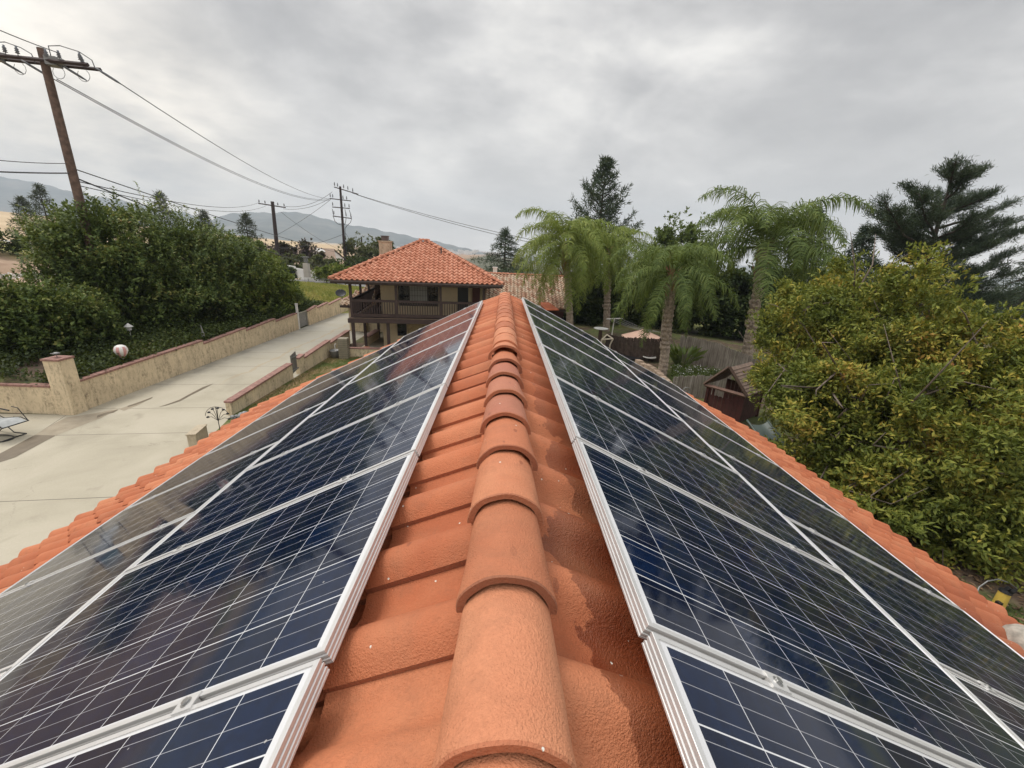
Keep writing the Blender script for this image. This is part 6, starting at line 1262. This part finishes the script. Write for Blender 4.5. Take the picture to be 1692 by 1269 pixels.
mb = MB(); q = at(1133, 642, 15.5); q = atz(1134, 646, 0.9); mb.tube([q + Vector((0.16 * math.cos(x_), 0, 0.16 * math.sin(x_))) for x_ in np.linspace(0, 2 * PI, 17)], 0.02, 5); mb.tube([(q.x, q.y + 0.04, 0), (q.x, q.y + 0.04, q.z)], 0.03, 5); tag(mb.build('hose_reel', M['grey']), 'pale coiled hose loop hanging on a stake by the stick fence', 'hose')
# playhouse
M['ph_red'] = simple('dark_red_boards', (0.060, 0.015, 0.011), 0.75, 0, 0.35, 4, 0.4, 20); M['shingle'] = simple('wood_shingle', (0.235, 0.165, 0.125), 0.9, 0, 0.35, 3, 0.6, 12)
Lp, Rp, Ap = at(1166, 632, 16.6), at(1233, 657, 15.2), at(1206, 607, 15.9)
uu = Vector((Rp.x - Lp.x, Rp.y - Lp.y, 0)); wd = uu.length; uu.normalize(); vv = Vector((-uu.y, uu.x, 0)); ez = (Lp.z + Rp.z) / 2; az_ = Ap.z; c0 = Vector(((Lp.x + Rp.x) / 2, (Lp.y + Rp.y) / 2, 0)); dep = 1.9
ph = empty('playhouse', tuple(c0)); tag(ph, 'dark red wooden playhouse with shingled gable roof under the mottled tree', 'playhouse')
def pp(a_, b_, z_): return c0 + uu * a_ + vv * b_ + Vector((0, 0, z_))
for sg, lb in ((-1, 'l'), (1, 'r')):
    mb = MB(); nsh = 9
    for i in range(nsh):
        f0, f1 = i / nsh, (i + 1) / nsh; a0, a1 = sg * wd / 2 * f0, sg * wd / 2 * (f1 + 0.03); z0, z1 = az_ + (ez - az_) * f0, az_ + (ez - az_) * (f1 + 0.03); up_ = 0.035
        mb.add([pp(a0, -0.02, z0), pp(a0, dep, z0), pp(a1, dep, z1 + up_), pp(a1, -0.02, z1 + up_), pp(a1, -0.02, z1), pp(a1, dep, z1)], [(0, 1, 2, 3) if sg < 0 else (0, 3, 2, 1), (3, 2, 5, 4) if sg < 0 else (3, 4, 5, 2)])
    wb(mb, 'roof', M['shingle'], ph)
def beam(root, name, p0, p1, t_, mat): mb = MB(); mb.tube([p0, p1], t_, 4); return wb(mb, name, mat, root)
beam(ph, 'barge_board', pp(-wd / 2 - 0.03, -0.05, ez), pp(0, -0.05, az_ + 0.02), 0.07, M['brown_board']); beam(ph, 'barge_board', pp(wd / 2 + 0.03, -0.05, ez), pp(0, -0.05, az_ + 0.02), 0.07, M['brown_board'])
beam(ph, 'tie_beam', pp(-wd / 2, -0.02, ez - 0.02), pp(wd / 2, -0.02, ez - 0.02), 0.08, simple('weathered_board', (0.17, 0.10, 0.075), 0.85, 0, 0.3))
for a_ in (-wd / 2 + 0.12, wd / 2 - 0.12):
    for b_ in (0.06, dep - 0.1): beam(ph, 'corner_post', pp(a_, b_, 0), pp(a_, b_, ez), 0.07, M['ph_red'])
mb = MB()
def wallboards(mb, a0, b0, a1, b1, z0, z1, n):
    for i in range(n):
        f0, f1 = (i + 0.04) / n, (i + 0.96) / n; p, q_ = pp(a0 + (a1 - a0) * f0, b0 + (b1 - b0) * f0, 0), pp(a0 + (a1 - a0) * f1, b0 + (b1 - b0) * f1, 0); nn_ = (q_ - p).normalized().cross(Vector((0, 0, 1))) * 0.02
        vs = [p + Vector((0, 0, z0)), q_ + Vector((0, 0, z0)), q_ + Vector((0, 0, z1)), p + Vector((0, 0, z1))]; mb.add(vs + [v_ + nn_ for v_ in vs], [(0, 1, 2, 3), (7, 6, 5, 4), (0, 4, 5, 1), (1, 5, 6, 2), (2, 6, 7, 3), (3, 7, 4, 0)])
wallboards(mb, -wd / 2 + 0.12, 0.1, wd / 2 - 0.12, 0.1, 0.1, 0.95, 9); wallboards(mb, wd / 2 - 0.12, 0.1, wd / 2 - 0.12, dep - 0.1, 0.1, ez - 0.1, 9); wallboards(mb, -wd / 2 + 0.12, dep - 0.1, wd / 2 - 0.12, dep - 0.1, 0.1, ez, 9)
wallboards(mb, -wd / 2 + 0.12, 0.1, -wd / 2 + 0.42, 0.1, 0.95, ez - 0.1, 2); wallboards(mb, wd / 2 - 0.5, 0.1, wd / 2 - 0.12, 0.1, 0.95, ez - 0.1, 2); wb(mb, 'wall', M['ph_red'], ph)
mb = MB()
for k in range(4): mb.tube([pp(-wd / 2 + 0.35 + k * 0.16, -0.02, ez - 0.05), pp(-wd / 2 + 0.35 + k * 0.16, -0.02, ez - 0.36)], 0.022, 4)
wb(mb, 'spindles', simple('grey_spindle', (0.25, 0.20, 0.17), 0.8), ph)
sl_ = empty('playground_slide', atz(1275, 735, 0)); tag(sl_, 'weathered green plastic slide beside the playhouse', 'slide'); mb = MB(); s0_, s1_ = at(1250, 702, 13.6), at(1304, 756, 11.6); sdir = Vector((s1_.x - s0_.x, s1_.y - s0_.y, 0)); sdn = Vector((-sdir.y, sdir.x, 0)).normalized(); rows = 14; vs = []
for i in range(rows):
    t = i / (rows - 1); c = s0_.lerp(s1_, t); c.z += -0.10 * math.sin(PI * t)
    for k in range(9): a_ = -1 + 2 * k / 8; vs.append(c + sdn * 0.38 * a_ + Vector((0, 0, 0.17 * abs(a_) ** 3)))
fs = [(i * 9 + k, i * 9 + k + 1, (i + 1) * 9 + k + 1, (i + 1) * 9 + k) for i in range(rows - 1) for k in range(8)]
mb.add(vs, fs); o2_ = len(mb.v); mb.add([v_ - Vector((0, 0, 0.03)) for v_ in vs], [tuple(reversed(f)) for f in fs]); M['slide'] = simple('green_plastic', (0.085, 0.115, 0.10), 0.45, 0, 0.2, 2); wb(mb, 'chute', M['slide'], sl_, True)
mb = MB()
for e_ in (0, 8): mb.tube([vs[i * 9 + e_] for i in range(rows)], 0.035, 6)
wb(mb, 'side_lip', M['slide'], sl_, True); mb = MB(); mb.tube([vs[2], (vs[2].x, vs[2].y, 0)], 0.04, 5); mb.tube([vs[10], (vs[10].x, vs[10].y, 0)], 0.04, 5); wb(mb, 'leg', M['brown_board'], sl_)
# irrigation valve, hose and litter under the mottled tree
q = atz(1648, 1003, 0); vl = empty('yellow_valve', (q.x, q.y, 0)); tag(vl, 'yellow garden sprayer with black cap standing in the grass at the right', 'sprayer'); M['yellow'] = simple('yellow_plastic', (0.55, 0.38, 0.07), 0.5, 0, 0.1); mb = MB(); mb.tube([(q.x, q.y, 0.02), (q.x + 0.05, q.y + 0.03, 0.34)], [0.095, 0.09], 12); wb(mb, 'body', M['yellow'], vl)
mb = MB(); mb.tube([(q.x + 0.05, q.y + 0.03, 0.34), (q.x + 0.06, q.y + 0.035, 0.40)], [0.10, 0.085], 12); mb.tube([(q.x + 0.06, q.y + 0.035, 0.40), (q.x + 0.09, q.y + 0.02, 0.47)], 0.045, 8); mb.box((q.x + 0.1, q.y - 0.04, 0.44), (0.17, 0.05, 0.05), 0.4); wb(mb, 'cap', M['black'], vl)
mb = MB(); mb.box((q.x - 0.09, q.y - 0.05, 0.13), (0.07, 0.08, 0.10)); wb(mb, 'bracket', M['black'], vl)
mb = MB(); pts = [atz(u, v, z_) for u, v, z_ in ((1612, 985, 0.02), (1618, 970, 0.15), (1632, 960, 0.28), (1650, 957, 0.3), (1668, 963, 0.2), (1680, 972, 0.05))]; mb.tube(pts, 0.012, 5); tag(mb.build('drip_hose', M['grey']), 'thin grey hose arching over the soil above the yellow sprayer', 'hose')
mb = MB(); mb.tube([atz(1664, 912, 0.05), atz(1700, 906, 0.05), atz(1760, 900, 0.05)], 0.02, 5); tag(mb.build('white_pipe', M['white_paint']), 'straight white pipe lying on the soil at the right photo edge', 'pipe')
rng = np.random.default_rng(20); n = 7000; X = 8.2 + rng.random(n) * 8; Y = 3.5 + rng.random(n) * 11; P = np.stack([X, Y, 0.012 + rng.random(n) * 0.02], 1); D = rng.normal(size=(n, 3)) * [1, 1, 0.12]; V, F = leaf_quads(P, norm(D), norm(rng.normal(size=(n, 3)) * 0.3 + [0, 0, 1]), rng.uniform(0.07, 0.15, n), 0.05)
M['litter'] = leafmat('leaf_litter', [(0.0, (0.05, 0.03, 0.018)), (0.5, (0.13, 0.08, 0.045)), (1.0, (0.33, 0.23, 0.14))], 0.8, 0.05, 0.5, 0.2); tag(fastmesh('leaf_litter', V, F, M['litter']), 'fallen brown leaves on the soil under the mottled tree', 'fallen leaves', kind='stuff')
n = 15000; X = 6.3 + rng.random(n) * 9; Y = 2.0 + rng.random(n) * 6.0; P = np.stack([X, Y, np.full(n, 0.0)], 1); k = (lumpy(P, 1.2, 1.0) > 0.0) | ((Y < 6.3) & (rng.random(n) < 0.7)); P = P[k & (Y < 7.4)]
V, F = leaf_quads(P, norm(rng.normal(size=P.shape) * 0.6 + [0, 0, 1]), norm(rng.normal(size=P.shape)), 0.10, 0.022); tag(fastmesh('yard_grass', V, F, M['lf_mid']), 'tufty green grass around the yellow sprayer', 'grass', kind='stuff')
# weathered plaster dome at the right eave
q = at(1697, 1063, 2.62); dm_ = MB(); rg = random.Random(5); dm_.lathe((q.x, q.y, q.z - 0.14), [(0.0, 0.27), (0.06, 0.262), (0.115, 0.235), (0.155, 0.18), (0.172, 0.11), (0.175, 0.03), (0.16, -0.25)], 22); tag(dm_.build('roof_vent', simple('grey_vent', (0.34, 0.31, 0.26), 0.8, 0, 0.4, 12, 0.6, 30), None, True), 'weathered grey domed roof vent at the lower right corner of the tiles', 'roof vent')

# ------------------------------------------------------------------ haze
hz = MB(); hz.box((-1500, 1900, 180), (8600, 4800, 520)); m = bpy.data.materials.new('haze'); m.use_nodes = True; m.node_tree.nodes.clear(); g = NT(m.node_tree)
pv_ = g.n('ShaderNodeVolumePrincipled', {'Color': rgb(0.80, 0.90, 1.0), 'Density': 0.00026, 'Anisotropy': 0.0}); g.n('ShaderNodeOutputMaterial', {'Volume': pv_.outputs[0]})
tag(hz.build('haze', m), kind='stuff')
